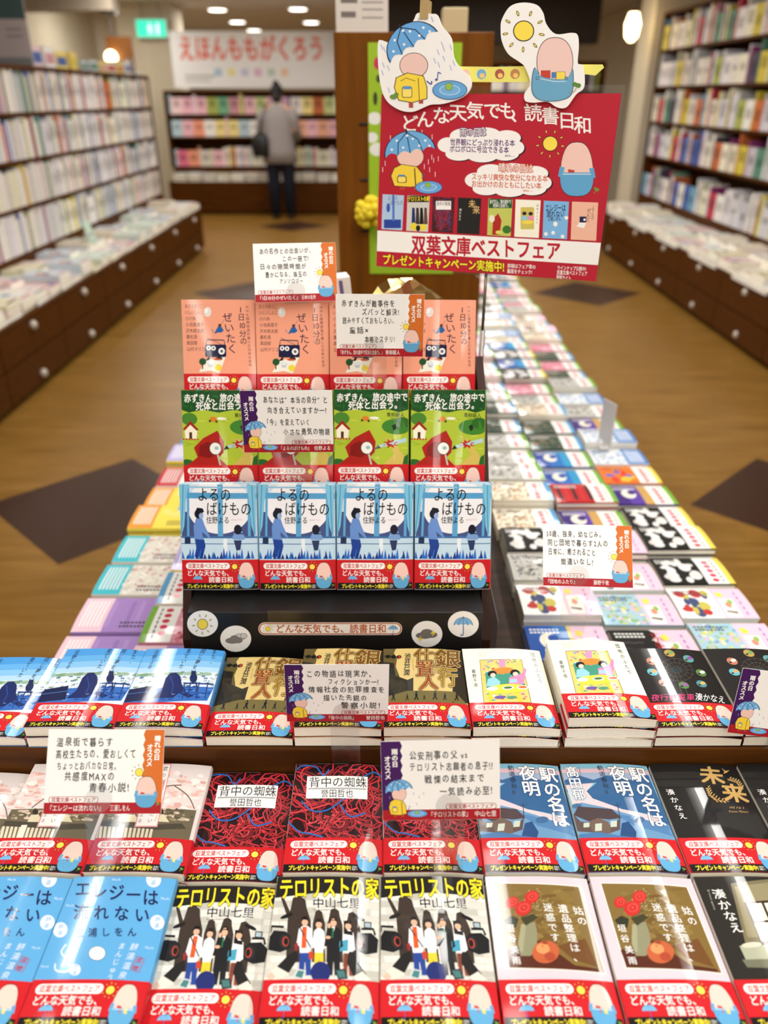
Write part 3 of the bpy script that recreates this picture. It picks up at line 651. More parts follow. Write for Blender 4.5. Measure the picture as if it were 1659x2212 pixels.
    a.poly([(60, 565), (90, 540), (150, 575), (110, 600), (70, 596)], (226, 222, 210)); a.poly([(470, 590), (520, 560), (560, 600), (500, 620)], (226, 222, 210)); a.poly([(36, 590), (62, 565), (80, 590), (60, 612)], (226, 190, 170))
    a.ell(308, 572, 50, 54, (30, 44, 110), 24); a.poly([(170, 592), (192, 552), (236, 562), (220, 606)], (210, 216, 220)); a.poly([(180, 590), (196, 560), (226, 566), (214, 600)], (70, 130, 130)); a.poly([(380, 556), (432, 552), (446, 600), (396, 606)], (40, 50, 56)); a.poly([(388, 562), (426, 560), (436, 594), (400, 598)], (70, 120, 120))
    a.text('テロリストの家', 102, 108, 606, 208, BLK, .05, 0, 0, 12); a.text('テロリストの家', 102, 108, 606, 208, (250, 226, 40), .022, 0, 0, 12)
    a.text('中山七里', 268, 204, 512, 254, WHT, .045, 0, 0, 4); a.text('中山七里', 268, 204, 512, 254, BLK, .018, 0, 0, 4); a.text('Nakayama Shichiri', 272, 256, 356, 266, (60, 50, 40))
    return a
def cov_rose():
    a = Art(BW, BL, [(690, 60), (1215, 100), (1490, 905), (880, 875)]); a.fill((222, 202, 212))
    a.poly([(745, 96), (1196, 142), (1362, 606), (866, 558)], (240, 232, 228)); a.poly([(750, 101), (1192, 146), (1355, 600), (870, 553)], (126, 102, 50))
    R = random.Random(8)
    for i in range(60):
        y = R.uniform(150, 440); x = R.uniform(840, 1120)+(y-100)*.25; a.ell(x, y, R.uniform(20, 50), R.uniform(8, 20), R.choice([(132, 108, 54), (118, 94, 44), (138, 114, 62), (112, 84, 38)]), 10, R.uniform(-.5, .5)); a.same()
    a.layer += 1; a.poly([(842, 460), (1010, 420), (1200, 560), (1330, 580), (1340, 596), (872, 550)], (82, 36, 20)); a.poly([(1100, 455), (1190, 530), (1320, 572), (1240, 420)], (110, 72, 34))
    for i in range(26):
        t = R.uniform(-1.5, .3); L = R.uniform(70, 170); a.curve([(900, 300), (900+L*.5*math.cos(t)+10, 300+L*.6*math.sin(t)), (900+L*1.1*math.cos(t), 290+L*math.sin(t))], 2, (92, 80, 40)); a.same()
        for j in range(3): a.ell(900+L*math.cos(t)*R.uniform(.7, 1.1), 290+L*math.sin(t)*R.uniform(.7, 1.05), 4, 3, (176, 156, 110), 6); a.same()
    a.layer += 1; a.poly([(905, 330), (975, 322), (992, 380), (1000, 470), (970, 500), (920, 496), (900, 430)], (140, 140, 110)); a.poly([(905, 330), (930, 328), (930, 480), (912, 470), (900, 420)], (160, 160, 128))
    a.poly([(815, 300), (850, 280), (890, 300), (880, 345), (840, 340)], (44, 48, 30)); a.poly([(900, 300), (960, 280), (990, 300), (930, 340)], (60, 60, 34))
    for x, y, r in ((846, 210, 32), (945, 190, 36), (908, 246, 42)):
        a.ell(x, y, r, r*.95, (196, 44, 40)); a.ell(x+3, y-3, r*.68, r*.6, (222, 70, 60)); a.ell(x+2, y-2, r*.42, r*.36, (182, 34, 34)); a.ell(x+2, y-3, r*.2, r*.17, (220, 80, 66))
    a.ell(1046, 485, 70, 58, (190, 96, 56), 26, .3); a.ell(1030, 466, 36, 26, (224, 150, 96), 20, .4); a.ell(1070, 510, 30, 22, (170, 70, 46), 20, .4); a.poly([(1018, 436), (1034, 420), (1056, 438), (1040, 446)], (150, 70, 40))
    for t, p, q, s in (('姑の', (1190, 274), (1214, 328), 52), ('遺品整理は、', (1112, 262), (1212, 522), 52), ('迷惑です', (1034, 252), (1086, 412), 50), ('垣谷', (852, 348), (866, 402), 46), ('美雨', (886, 462), (902, 520), 46)): a.vtext(t, p, q, s, WHT, .006, (1, .08))
    return a
def cov_room():
    a = Art(BW, BL, [(1222, 95), (1760, 130), (2100, 930), (1540, 890)]); a.fill((34, 32, 28))
    a.poly([(1420, 150), (1700, 130), (1900, 500), (1500, 480)], (120, 112, 84)); a.poly([(1440, 170), (1700, 150), (1860, 460), (1510, 450)], (146, 138, 106))
    a.poly([(1490, 262), (1800, 250), (1900, 490), (1580, 490)], (52, 34, 26))
    for i in range(3):
        for j in range(2): a.poly([(1508+i*86+j*36, 272+j*108), (1580+i*86+j*36, 270+j*108), (1616+i*86+j*36, 366+j*108), (1544+i*86+j*36, 368+j*108)], (236, 234, 214)); a.same()
    a.layer += 1; a.poly([(1470, 490), (1760, 500), (1860, 640), (1520, 600)], (170, 174, 150)); a.ell(1530, 490, 50, 14, (206, 206, 186)); a.poly([(1484, 560), (1850, 580), (1862, 640), (1510, 600)], (110, 112, 92))
    a.vtext('湊かなえ', (1362, 206), (1452, 396), 66, WHT, .006); a.vtext('Minato Kanae', (1306, 182), (1340, 284), 16, (190, 190, 180))
    return a

# ------------------------------------------------------------------ paperback builder
def curl(x):                           # x 0..BW from the fore edge to the spine: the front cover arches a little
    s = x/BW; return .0010*math.sin(PI*min(max(s, 0), 1))-.0034*max(0, (s-.45)/.55)**2.2
def top(x, y, dz): return (x-BW/2, y-BL/2, BT+curl(x)+dz)
def shell(mb, y0, y1, off, col, fold=True):
    xs = [BW*k/14 for k in range(15)]
    o0, o1 = y0-BL/2, y1-BL/2
    P = [(x-BW/2, BT+curl(x)+off) for x in xs]
    zs = BT+curl(BW)
    sp = [(BW/2+off+.0012*math.sin(PI*k/8), zs-(zs)*k/8+off*.3) for k in range(9)]
    P2 = P+sp+[(BW/2, -.0000+.0002), (-BW/2, .0002)]
    if fold: P2 = [(-BW/2-off, BT-.004 if off < .0002 else BT-.0012)]+P2
    for (xa, za), (xb, zb) in zip(P2, P2[1:]):
        mb.poly([(xa, o0, za), (xb, o0, zb), (xb, o1, zb), (xa, o1, za)][::-1], col)
def strip_mesh(name, art, y0, off, basecol, mat, full):
    mb = MB(); y1 = y0+art.h
    shell(mb, 0 if full else y0, BL if full else y1, off, basecol, not full)
    art.into(mb, lambda x, y, z: top(x+(BW-art.w)/2, y0+y, off+z), 10)
    return mb.mesh(name, [mat])
def page_mesh():
    mb = MB(); e = .0008; n = 8; y0, y1 = -BL/2+.001, BL/2-.001
    xs = [-BW/2+e+(BW-2*e)*k/n for k in range(n+1)]
    tz = [BT+curl(x+BW/2)-.0004 for x in xs]
    for k in range(n):
        a, b = xs[k], xs[k+1]; ta, tb = tz[k], tz[k+1]
        mb.poly([(a, y0, ta), (b, y0, tb), (b, y1, tb), (a, y1, ta)]); mb.poly([(a, y0, .0006), (b, y0, .0006), (b, y0, tb), (a, y0, ta)]); mb.poly([(a, y1, .0006), (a, y1, ta), (b, y1, tb), (b, y1, .0006)])
    mb.poly([(xs[0], y0, .0006), (xs[0], y0, tz[0]), (xs[0], y1, tz[0]), (xs[0], y1, .0006)]); mb.poly([(xs[-1], y0, .0006), (xs[-1], y1, .0006), (xs[-1], y1, tz[-1]), (xs[-1], y0, tz[-1])])
    return mb.mesh('page_block', [M_PAGE])
PAGES = page_mesh()
OBI = strip_mesh('obi_band', obi_art(), .0006, .0005, lin(RED), M_PRINT, False)
COVERS = {}
def cover(key):
    if key not in COVERS:
        fn, base = {'night': (cov_night, (150, 196, 226)), 'green': (cov_green, (150, 180, 60)), 'pink': (cov_pink, (236, 160, 132)), 'sky': (cov_sky, (90, 160, 220)),
                    'gold': (cov_gold, (60, 50, 26)), 'cream': (cov_cream, (248, 244, 224)), 'wheel': (cov_wheel, (18, 17, 18)), 'cherry': (cov_cherry, (232, 224, 222)),
                    'thread': (cov_thread, (240, 238, 234)), 'dawn': (cov_dawn, (110, 160, 196)), 'black': (cov_black, (26, 25, 25)), 'blue': (cov_blue, (92, 168, 222)),
                    'terror': (cov_terror, (220, 218, 208)), 'rose': (cov_rose, (222, 202, 212)), 'room': (cov_room, (34, 32, 28))}[key]
        COVERS[key] = strip_mesh('cover', fn(), 0, .0001, lin(base), M_PRINT if key in ('cream', 'pink', 'night', 'green') else M_GLOSS, True)
    return COVERS[key]
def mo(name, me, parent):
    o = bpy.data.objects.new(name, me); COL.objects.link(o); o.parent = parent; return o
PROTO = {}
def paperback(key, label, loc, rot=(0, 0, 0), group='paperbacks of the fair'):
    if key not in PROTO:
        r = empty('paperback_book'); PROTO[key] = r
        mo('cover', cover(key), r); mo('page_block', PAGES, r); mo('obi_band', OBI, r)
    else: r = copy_tree(PROTO[key])
    r.location = loc; r.rotation_euler = rot; tag(r, label, 'book', group)
    return r
# ------------------------------------------------------------------ the room
def floor_mat():
    m, N, L, b = newmat('laminate_floor')
    tc = N.new('ShaderNodeTexCoord'); sp = N.new('ShaderNodeSeparateXYZ'); L.new(tc.outputs['Object'], sp.inputs[0])
    def math_(op, a, b_=None):
        n = N.new('ShaderNodeMath'); n.operation = op
        for i, q in enumerate((a, b_)):
            if q is None: continue
            if isinstance(q, (int, float)): n.inputs[i].default_value = q
            else: L.new(q, n.inputs[i])
        return n.outputs[0]
    def cell(s, off, per, half):
        q = math_('DIVIDE', math_('SUBTRACT', s, off), per)
        q = math_('SUBTRACT', math_('FRACT', math_('ADD', q, .5)), .5)
        return math_('DIVIDE', math_('ABSOLUTE', math_('MULTIPLY', q, per)), half)
    d = math_('LESS_THAN', math_('ADD', cell(sp.outputs[0], -1.17, 2.9, .47), cell(sp.outputs[1], 2.8, 3.87, .46)), 1.0)
    mp = N.new('ShaderNodeMapping'); mp.inputs['Scale'].default_value = (1.2, 12, 1); L.new(tc.outputs['Object'], mp.inputs[0])
    nz = N.new('ShaderNodeTexNoise'); nz.inputs['Scale'].default_value = 2.4; nz.inputs['Detail'].default_value = 6; L.new(mp.outputs[0], nz.inputs['Vector'])
    cr = N.new('ShaderNodeValToRGB'); cr.color_ramp.elements[0].color = C4((132, 93, 30)); cr.color_ramp.elements[1].color = C4((158, 117, 53))
    cr.color_ramp.elements[0].position = .3; cr.color_ramp.elements[1].position = .7; L.new(nz.outputs['Fac'], cr.inputs[0])
    br = N.new('ShaderNodeTexBrick'); br.inputs['Scale'].default_value = 1; br.inputs['Brick Width'].default_value = .92; br.inputs['Row Height'].default_value = .115
    br.inputs['Mortar Size'].default_value = .0015; br.inputs['Color1'].default_value = (1, 1, 1, 1); br.inputs['Color2'].default_value = (.88, .88, .88, 1); br.inputs['Mortar'].default_value = (.72, .72, .72, 1)
    L.new(tc.outputs['Object'], br.inputs['Vector'])
    mu = N.new('ShaderNodeMix'); mu.data_type = 'RGBA'; mu.blend_type = 'MULTIPLY'; mu.inputs[0].default_value = 1
    L.new(cr.outputs[0], mu.inputs[6]); L.new(br.outputs['Color'], mu.inputs[7])
    mx = N.new('ShaderNodeMix'); mx.data_type = 'RGBA'; L.new(d, mx.inputs[0]); L.new(mu.outputs[2], mx.inputs[6]); mx.inputs[7].default_value = C4((62, 38, 26))
    L.new(mx.outputs[2], b.inputs['Base Color']); b.inputs['Roughness'].default_value = .33
    return m
struct(bx('floor', floor_mat(), -4.2, -5, -.05, 3.6, 20, 0))
M_CEIL = plain('ceiling_paint', (226, 219, 210), .8, 0, .3, .03, 3)
struct(bx('ceiling', M_CEIL, -4.2, -5, CEIL, 3.6, 20, CEIL+.1))
struct(bx('wall_left', M_CREAM, -4.3, -5, 0, -4.2, 20, CEIL)); struct(bx('wall_right', M_CREAM, 3.6, -5, 0, 3.7, 20, CEIL))
struct(bx('wall_back', M_CREAM, -4.2, 20, 0, 3.6, 20.1, CEIL)); struct(bx('wall_front', M_CREAM, -4.2, -5.1, 0, 3.6, -5, CEIL))
struct(bx('wall_pillar_left', M_CREAM, -3.72, 12.6, 0, -2.93, 13.2, CEIL)); struct(bx('wall_pillar_right', M_CREAM, 2.76, 9.28, 0, 3.3, 9.8, CEIL))
struct(bx('trim_1', plain('dark_beam_paint', (44, 34, 26), .6), -.6, 11.6, 2.08, 2.76, 11.9, CEIL))
struct(bx('trim_2', plain('grey_soffit_paint', (150, 138, 122), .7), -4.2, 9.9, 2.30, -2.95, 10.2, CEIL))
# lamp housings
ORD = lambda n: f"{n}{'th' if 10 <= n % 100 <= 20 else {1: 'st', 2: 'nd', 3: 'rd'}.get(n % 10, 'th')}"
fx = None
for i, (x, y) in enumerate(LAMPS):
    if fx is None:
        fx = r = empty('ceiling_lamp')
        b = MB(); b.box(-.07, -.93, -.05, .07, .93, 0); b.build('housing', M_WHITE, r)
        b = MB(); b.box(-.045, -.91, -.062, .045, .91, -.05); b.build('diffuser', M_LAMP, r)
    else: r = copy_tree(fx)
    r.location = (x, y, CEIL)
    tag(r, f"long white ceiling lamp, {ORD(i % 7+1)} along the {['left', 'middle', 'right'][i//7]} line of lamps", 'lamp', 'long ceiling lamps')
dl = None
for i, (x, y) in enumerate(DOWN):
    if dl is None:
        dl = r = empty('downlight')
        b = MB(); b.loft([(0, 0, -.03, .15, .15), (0, 0, 0, .16, .16)], 24); b.build('trim_ring', M_WHITE, r)
        b = MB(); b.loft([(0, 0, -.036, .12, .12), (0, 0, -.03, .125, .125)], 24); b.build('lens', M_LAMP, r)
    else: r = copy_tree(dl)
    r.location = (x, y, CEIL)
    tag(r, f"round white downlight in the far ceiling, {['nearest', 'second', 'farthest'][i] + ' of the left row' if i < 3 else ['nearest of the second row', 'farther of the second row', 'near the brown tower top', 'above the grey soffit at the left', 'added before the person in grey', 'added near the distant bookcase', 'added above the far end of the left bookcase'][i-3]}", 'lamp', 'far downlights')

# ------------------------------------------------------------------ central island with stepped front
isl = tag(empty('display_table', (0, 0, 0)), 'long dark wooden display table carrying all the stacked paperbacks in the middle', 'table')
bx('tabletop', M_TOP, -.60, .838, .545, .735, 4.65, .575, isl, .002)
bx('cabinet_body', M_WOOD, -.57, .80, 0, .70, 4.62, .545, isl)
bx('step_board', M_STEP, -.66, .15, .700, .80, .676, .7265, isl, .002); bx('step_board', M_STEP, -.66, .676, .64, .80, .838, .792, isl, .002)
bx('front_panel', M_WOOD, -.63, .20, 0, .77, .80, .700, isl)

DESC = {'night': 'pale blue paperback with a moonlit window scene', 'green': 'green paperback with red cloak and magnifying glass', 'pink': 'salmon pink paperback with a navy radio',
        'sky': 'sky blue paperback with a cat silhouette', 'gold': 'khaki paperback with large gold letters', 'cream': 'cream paperback with a colourful dining picture',
        'wheel': 'black paperback with ferris wheel and pink letters', 'cherry': 'pale pink paperback with cherry blossom and a fence', 'thread': 'paperback covered in tangled red threads',
        'dawn': 'blue landscape paperback with large white letters', 'black': 'black paperback with gold letters', 'blue': 'bright blue paperback with navy brush letters',
        'terror': 'black and white group paperback with yellow letters', 'rose': 'lilac paperback with red roses and a fruit', 'room': 'dark paperback with a lit window and bed'}
TN = ['front row', 'middle row', 'rear row']
def tier(t, yc, zb, slots):
    cnt = {}
    for k, x, n in slots: cnt[k] = cnt.get(k, 0)+1
    seen = {}
    for k, x, n in slots:
        seen[k] = seen.get(k, 0)+1; c = cnt[k]
        which = '' if c == 1 else (['left', 'right'] if c == 2 else ['left', 'middle', 'right'])[seen[k]-1]+' '
        for j in range(n):
            d = n-1-j
            pos = ['top', 'second', 'third'][d]+' copy'
            r_ = random.Random(int(x*1000)*7+j*13+t)
            dx, dy, da = (0, 0, 0) if d == 0 else (r_.uniform(-.0012, .0012), r_.uniform(-.003, .001), r_.uniform(-.006, .006))
            paperback(k, f"{DESC[k]}, {pos} of {which or 'its '}stack, {TN[t]}", (x+.0525+dx, yc+dy, zb+j*(BT+.0003)), (0, 0, da), 'paperbacks lying on the table front')
tier(0, .4452, .7268, [('blue', -.427, 3), ('blue', -.3195, 3), ('terror', -.2170, 2), ('terror', -.1097, 3), ('terror', -.0033, 3), ('rose', .1043, 3), ('rose', .2122, 3), ('room', .3190, 3)])
tier(1, .5975, .7268, [('cherry', -.5290, 2), ('cherry', -.4210, 3), ('cherry', -.3134, 3), ('thread', -.2130, 2), ('thread', -.1060, 3), ('thread', -.0006, 3), ('dawn', .1050, 3), ('dawn', .2122, 3), ('black', .3190, 3), ('black', .4250, 3)])
tier(2, .7535, .7923, [('sky', -.5350, 1), ('sky', -.4280, 2), ('sky', -.3210, 2), ('gold', -.2140, 1), ('gold', -.1075, 2), ('gold', -.0010, 2), ('cream', .1055, 2), ('cream', .2175, 3), ('wheel', .3245, 2), ('wheel', .4310, 2)])

# ------------------------------------------------------------------ black stepped stand with three rows of upright books
SX0, SX1 = -.268, .135
st = tag(empty('display_stand', (-.066, .95, .575)), 'black stepped cardboard stand with weather stickers, holding the upright books', 'stand')
def sb(name, mat, *a, bevel=.0015): 
    o = bx(name, mat, *a, None, bevel); o.parent = st; o.matrix_parent_inverse = Matrix.Translation((.066, -.95, -.575)); return o
sb('front_box', M_BLACK, SX0, .8526, .5752, SX1, .964, .864)
sb('step', M_BLACK, SX0+.002, .964, .5752, SX1-.002, 1.056, .968); sb('step', M_BLACK, SX0+.004, 1.056, .5752, SX1-.004, 1.150, 1.0715)
sb('back_box', M_BLACK, SX0+.006, 1.150, .5752, SX1-.006, 1.46, 1.115)
for x in (SX0-.018, SX1+.004):
    b = MB(); b.prism([(.875, .5752), (.875, .80), (.93, .90), (1.0, 1.0), (1.09, 1.10), (1.148, 1.13), (1.148, .5752)], x, x+.012, fn=lambda u, v, w_: (w_, u, v))
    o = b.build('side_panel', M_BROWNCARD, st); o.matrix_parent_inverse = Matrix.Translation((.066, -.95, -.575))
def on_box(name, art):
    mb = MB(); art.into(mb, lambda x, y, z: (SX0+x, .8526-z-.0003, .80+y), base=.0002); o = mb.build(name, M_CARD, st); o.matrix_parent_inverse = Matrix.Translation((.066, -.95, -.575)); return o
BQ = [(52, 137), (1576, 137), (1560, 341), (83, 341)]
def badge(x, y):
    a = Art(SX1-SX0, .068, BQ); a.clip = False; a.ell(x, y, 79, 67, (250, 250, 248), 40); return a
a = badge(137, 205); a.sun(137, 208, 26, 1.0, n=9); on_box('sun_sticker', a)
a = badge(307, 282)
for q in ((330, 272, 30, 17, 214), (348, 268, 18, 14, 214)): a.ell(*q[:4], (60, 60, 60)); a.ell(q[0], q[1], q[2]-2, q[3]-2, (q[4],)*3)
for q in ((290, 292, 36, 15), (300, 282, 22, 17), (318, 290, 24, 15)): a.ell(*q, (60, 60, 60)); a.same()
a.layer += 1
for q in ((290, 292, 34, 13), (300, 282, 20, 15), (318, 290, 22, 13)): a.ell(*q, (136, 132, 130)); a.same()
on_box('cloud_sticker', a)
a = badge(1285, 258)
for q in ((1270, 266, 42, 17), (1285, 250, 30, 17), (1308, 262, 30, 16)): a.ell(*q, (40, 40, 40)); a.same()
a.layer += 1
for q in ((1270, 266, 40, 15), (1285, 250, 28, 15), (1308, 262, 28, 14)): a.ell(*q, (120, 114, 112)); a.same()
a.layer += 1
for x, y in ((1318, 232), (1252, 264)): a.poly([(x+6, y), (x-16, y+26), (x-2, y+24), (x-8, y+40), (x+14, y+16), (x, y+16)], (236, 214, 70))
on_box('storm_sticker', a)
a = badge(1471, 208); a.umb(1471, 214, 94, (130, 186, 236)); on_box('umbrella_sticker', a)
a = Art(SX1-SX0, .068, BQ); a.clip = False; OR = (196, 96, 36)
a.rrect(423, 199, 1158, 263, 31, (250, 246, 240)); a.rrect(426, 202, 1155, 260, 28, OR); a.rrect(432, 207, 1149, 255, 24, (252, 250, 246))
a.text('どんな天気でも、読書日和', 510, 210, 1078, 253, OR, .02); a.sun(472, 232, 13, 1); a.umb(1112, 236, 48, (130, 186, 236)); on_box('slogan_strip', a)
sb('label_strip', M_CLEAR, -.158, .8518, .840, -.095, .8524, .8675, bevel=0)

TILT = math.radians(-70)      # rotation that stands a flat book up, leaning back 20 degrees
ROWS = [('night', .891, .868, [(-.281, .003), (-.1735, -.002), (-.066, -.003), (.0415, .0035)], 'lowest step'),
        ('green', .980, .972, [(-.2860, 0), (-.1790, .0005), (-.0715, -.0035), (.0370, -.001)], 'middle step'),
        ('pink', 1.072, 1.0755, [(-.2940, .003), (-.1870, .001), (-.0800, 0), (.0270, .002)], 'highest step')]
SLOT = ['leftmost', 'second from left', 'third from left', 'rightmost']
for key, y0, z0, xs, nm in ROWS:
    for i, (x, dz) in enumerate(xs):
        for j in range(2):
            # bottom front edge of the book at (y0, z0); the cover faces the camera
            th = math.radians(70); d = -BT+j*(-BT-.0004)     # depth of the back face behind the cover plane
            cy = y0 + (BL/2)*math.cos(th) - d*math.sin(th); cz = z0 + abs(dz)*.3 + (BL/2)*math.sin(th) + d*math.cos(th)
            # local z of the cover is BT above the book base; centre of base:
            by = cy; bz = cz
            paperback(key, f"{DESC[key]}, {nm}, {SLOT[i]}{'' if j == 0 else ', copy behind'}", (x+.0535, by, bz+.0062), (th, 0, 0), 'upright paperbacks on the stepped stand')

# ------------------------------------------------------------------ hand-written cards in clear holders
CW, CH = .117, .0828
PUR = (66, 18, 92); ORG = (214, 112, 40); CRED = (172, 22, 34); INK = (24, 24, 26)
def zig(x, sgn):
    p = []
    for k in range(17): p.append((x+(2.2 if k % 2 else 0)*sgn, k*5.5))
    return p
def sunny(lines, title, author):
    a = Art(CW, CH, [(0, 0), (128, 0), (128, 90), (0, 90)]); a.fill((247, 247, 245))
    a.poly(zig(107, -1)+[(128, 88), (128, 0)], ORG)
    a.rect(0, 78, 128, 90, CRED); a.vtext('晴れの日', (120.5, 10), (120.5, 30), 7, WHT, .04); a.vtext('オススメ', (112.5, 19), (112.5, 37), 7, WHT, .04)
    a.sun(102, 46, 4.2, 1.05); a.pouch(97, 50, 124, 84)
    a.rrect(5, 71.5, 59, 78.6, 3.4, CRED); a.rrect(5.6, 72, 58.4, 78.0, 3, WHT); a.text('双葉文庫ベストフェア', 8, 72.6, 56, 77.5, CRED, .02)
    card_text(a, lines); a.text(title, 4, 80.5, 4+min(len(title)*5.6, 66), 87, WHT, .006); a.text(author, 72, 80.5, 94, 87, WHT, .006)
    return a
def rainy(lines, title, author):
    a = Art(CW, CH, [(0, 0), (128, 0), (128, 90), (0, 90)]); a.fill((247, 247, 245))
    a.poly(zig(21, 1)+[(0, 88), (0, 0)], PUR); a.rect(0, 78, 128, 90, CRED)
    a.vtext('雨の日', (15, 12), (15, 26), 7, WHT, .04); a.vtext('オススメ', (7, 20), (7, 40), 7, WHT, .04)
    for x, y in ((4, 50), (9, 52), (34, 58), (40, 62), (37, 70), (45, 58), (8, 62)): a.line([(x, y), (x+.6, y+3.4)], .5, (150, 160, 200)); a.same()
    a.layer += 1; a.rainpouch(3, 40, 34, 86); a.note(29, 77, 3.4); a.pond(38, 82.5, 11, 4.2)
    a.rrect(69, 71.5, 124, 78.6, 3.4, CRED); a.rrect(69.6, 72, 123.4, 78.0, 3, WHT); a.text('双葉文庫ベストフェア', 72, 72.6, 121, 77.5, CRED, .02)
    card_text(a, lines); a.text(title, 50, 80.5, 50+min(len(title)*5.4, 46), 87, WHT, .006); a.text(author, 100, 80.5, 124, 87, WHT, .006)
    return a
def card_text(a, lines):
    for t, x0, y0, x1, y1 in lines: a.text(t, x0, y0, x1, y1, INK, .007, -.02, .07, 0, .86)
def lerp_scale(q, s): return (q[0]*s, q[1]*s, CAMZ+(q[2]-CAMZ)*s)
CARDS = [
 ('c1', [-0.138, 1.2303, 1.2388, 0.0767, -0.4656, -0.006], sunny, [('あの名作との出会いが、', 9, 7, 94, 17), ('この一冊で!', 44, 19, 86, 29), ('日々の隙間時間が', 9, 31, 82, 41), ('豊かになる、珠玉の', 17, 43, 82, 53), ('アンソロジー', 38, 54, 76, 63)], '『1日10分のぜいたく』', '日本の名作', 'white card with orange edge standing behind the salmon pink books', 1.08, (1.165, 1.1165)),
 ('c2', [-0.0059, 1.1161, 1.1853, 0.0172, -0.0591, 0.0076], sunny, [('赤ずきんが難事件を', 8, 8, 86, 19), ('ズバッと解決!', 37, 20, 92, 31), ('読みやすくておもしろい、', 9, 32, 88, 43), ('童話×', 18, 46, 48, 57), ('本格ミステリ!', 41, 59, 86, 70)], '『赤ずきん、旅の途中で死体と出会う。』', '青柳碧人', 'white card with orange edge in front of the third salmon pink book', 1, (1.05, 1.121)),
 ('c3', [-0.1358, 1.0118, 1.0771, 0.0174, -0.0838, 0.0011], rainy, [('あなたは“本当の自分”と', 31, 8, 122, 19), ('向き合えていますか―?', 36, 23, 120, 34), ('「今」を変えていく', 31, 40, 96, 51), ('小さな勇気の物語', 57, 54, 124, 65)], '『よるのばけもの』', '住野よる', 'white card with purple edge above the green books, second from left', 1, (.958, 1.0115)),
 ('c4', [-0.0582, 0.7328, 0.8274, 0.0205, -0.0178, 0.0163], rainy, [('この物語は現実か、', 26, 8, 112, 20), ('フィクションか―?', 52, 21, 116, 32), ('情報社会の犯罪捜査を', 28, 33, 124, 44), ('描いた先鋭の', 46, 46, 102, 57), ('警察小説!', 68, 58, 118, 70)], '『背中の蜘蛛』', '誉田哲也', 'white card with purple edge before the middle khaki paperback', 1, (.6735, .7268)),
 ('c5', [-0.3101, 0.614, 0.8207, 0.0618, -0.6358, 0.0452], sunny, [('温泉街で暮らす', 9, 8, 72, 19), ('高校生たちの、愛おしくて', 9, 21, 98, 32), ('ちょっとおバカな日常。', 11, 34, 80, 44), ('共感度MAXの', 20, 45, 76, 56), ('青春小説!', 47, 57, 92, 68)], '『エレジーは流れない』', '三浦しをん', 'white card with orange edge over the cherry blossom books at the left', 1, (.5205, .7268)),
 ('c6', [0.0613, 0.5938, 0.829, -0.0186, -0.3691, -0.0352], rainy, [('公安刑事の父 vs', 30, 11, 94, 22), ('テロリスト志願者の息子!?', 30, 24, 121, 35), ('戦慄の結末まで', 46, 38, 112, 49), ('一気読み必至!', 62, 52, 120, 63)], '『テロリストの家』', '中山七里', 'white card with purple edge over the right red thread book', 1, (.5205, .7268)),
 ('c7', [0.2955, 0.9522, 0.8932, -0.0808, -0.6752, -0.0167], sunny, [('50歳、独身、幼なじみ。', 5, 9, 88, 20), ('同じ団地で暮らす2人の', 6, 22, 94, 33), ('日常に、癒されること', 7, 35, 76, 46), ('間違いなし!', 25, 49, 72, 60)], '『団地のふたり』', '藤野千夜', 'white card with orange edge standing among the books at the right', 1, (.848, .5755)),
 ('c8', None, rainy, [], '', '', 'purple edged card cut off by the right picture edge', 1, (.676, .7925)),
]
SC = .915
def place_rot(o, q):
    o.rotation_mode = 'YXZ'; o.rotation_euler = (q[4], q[5], q[3])
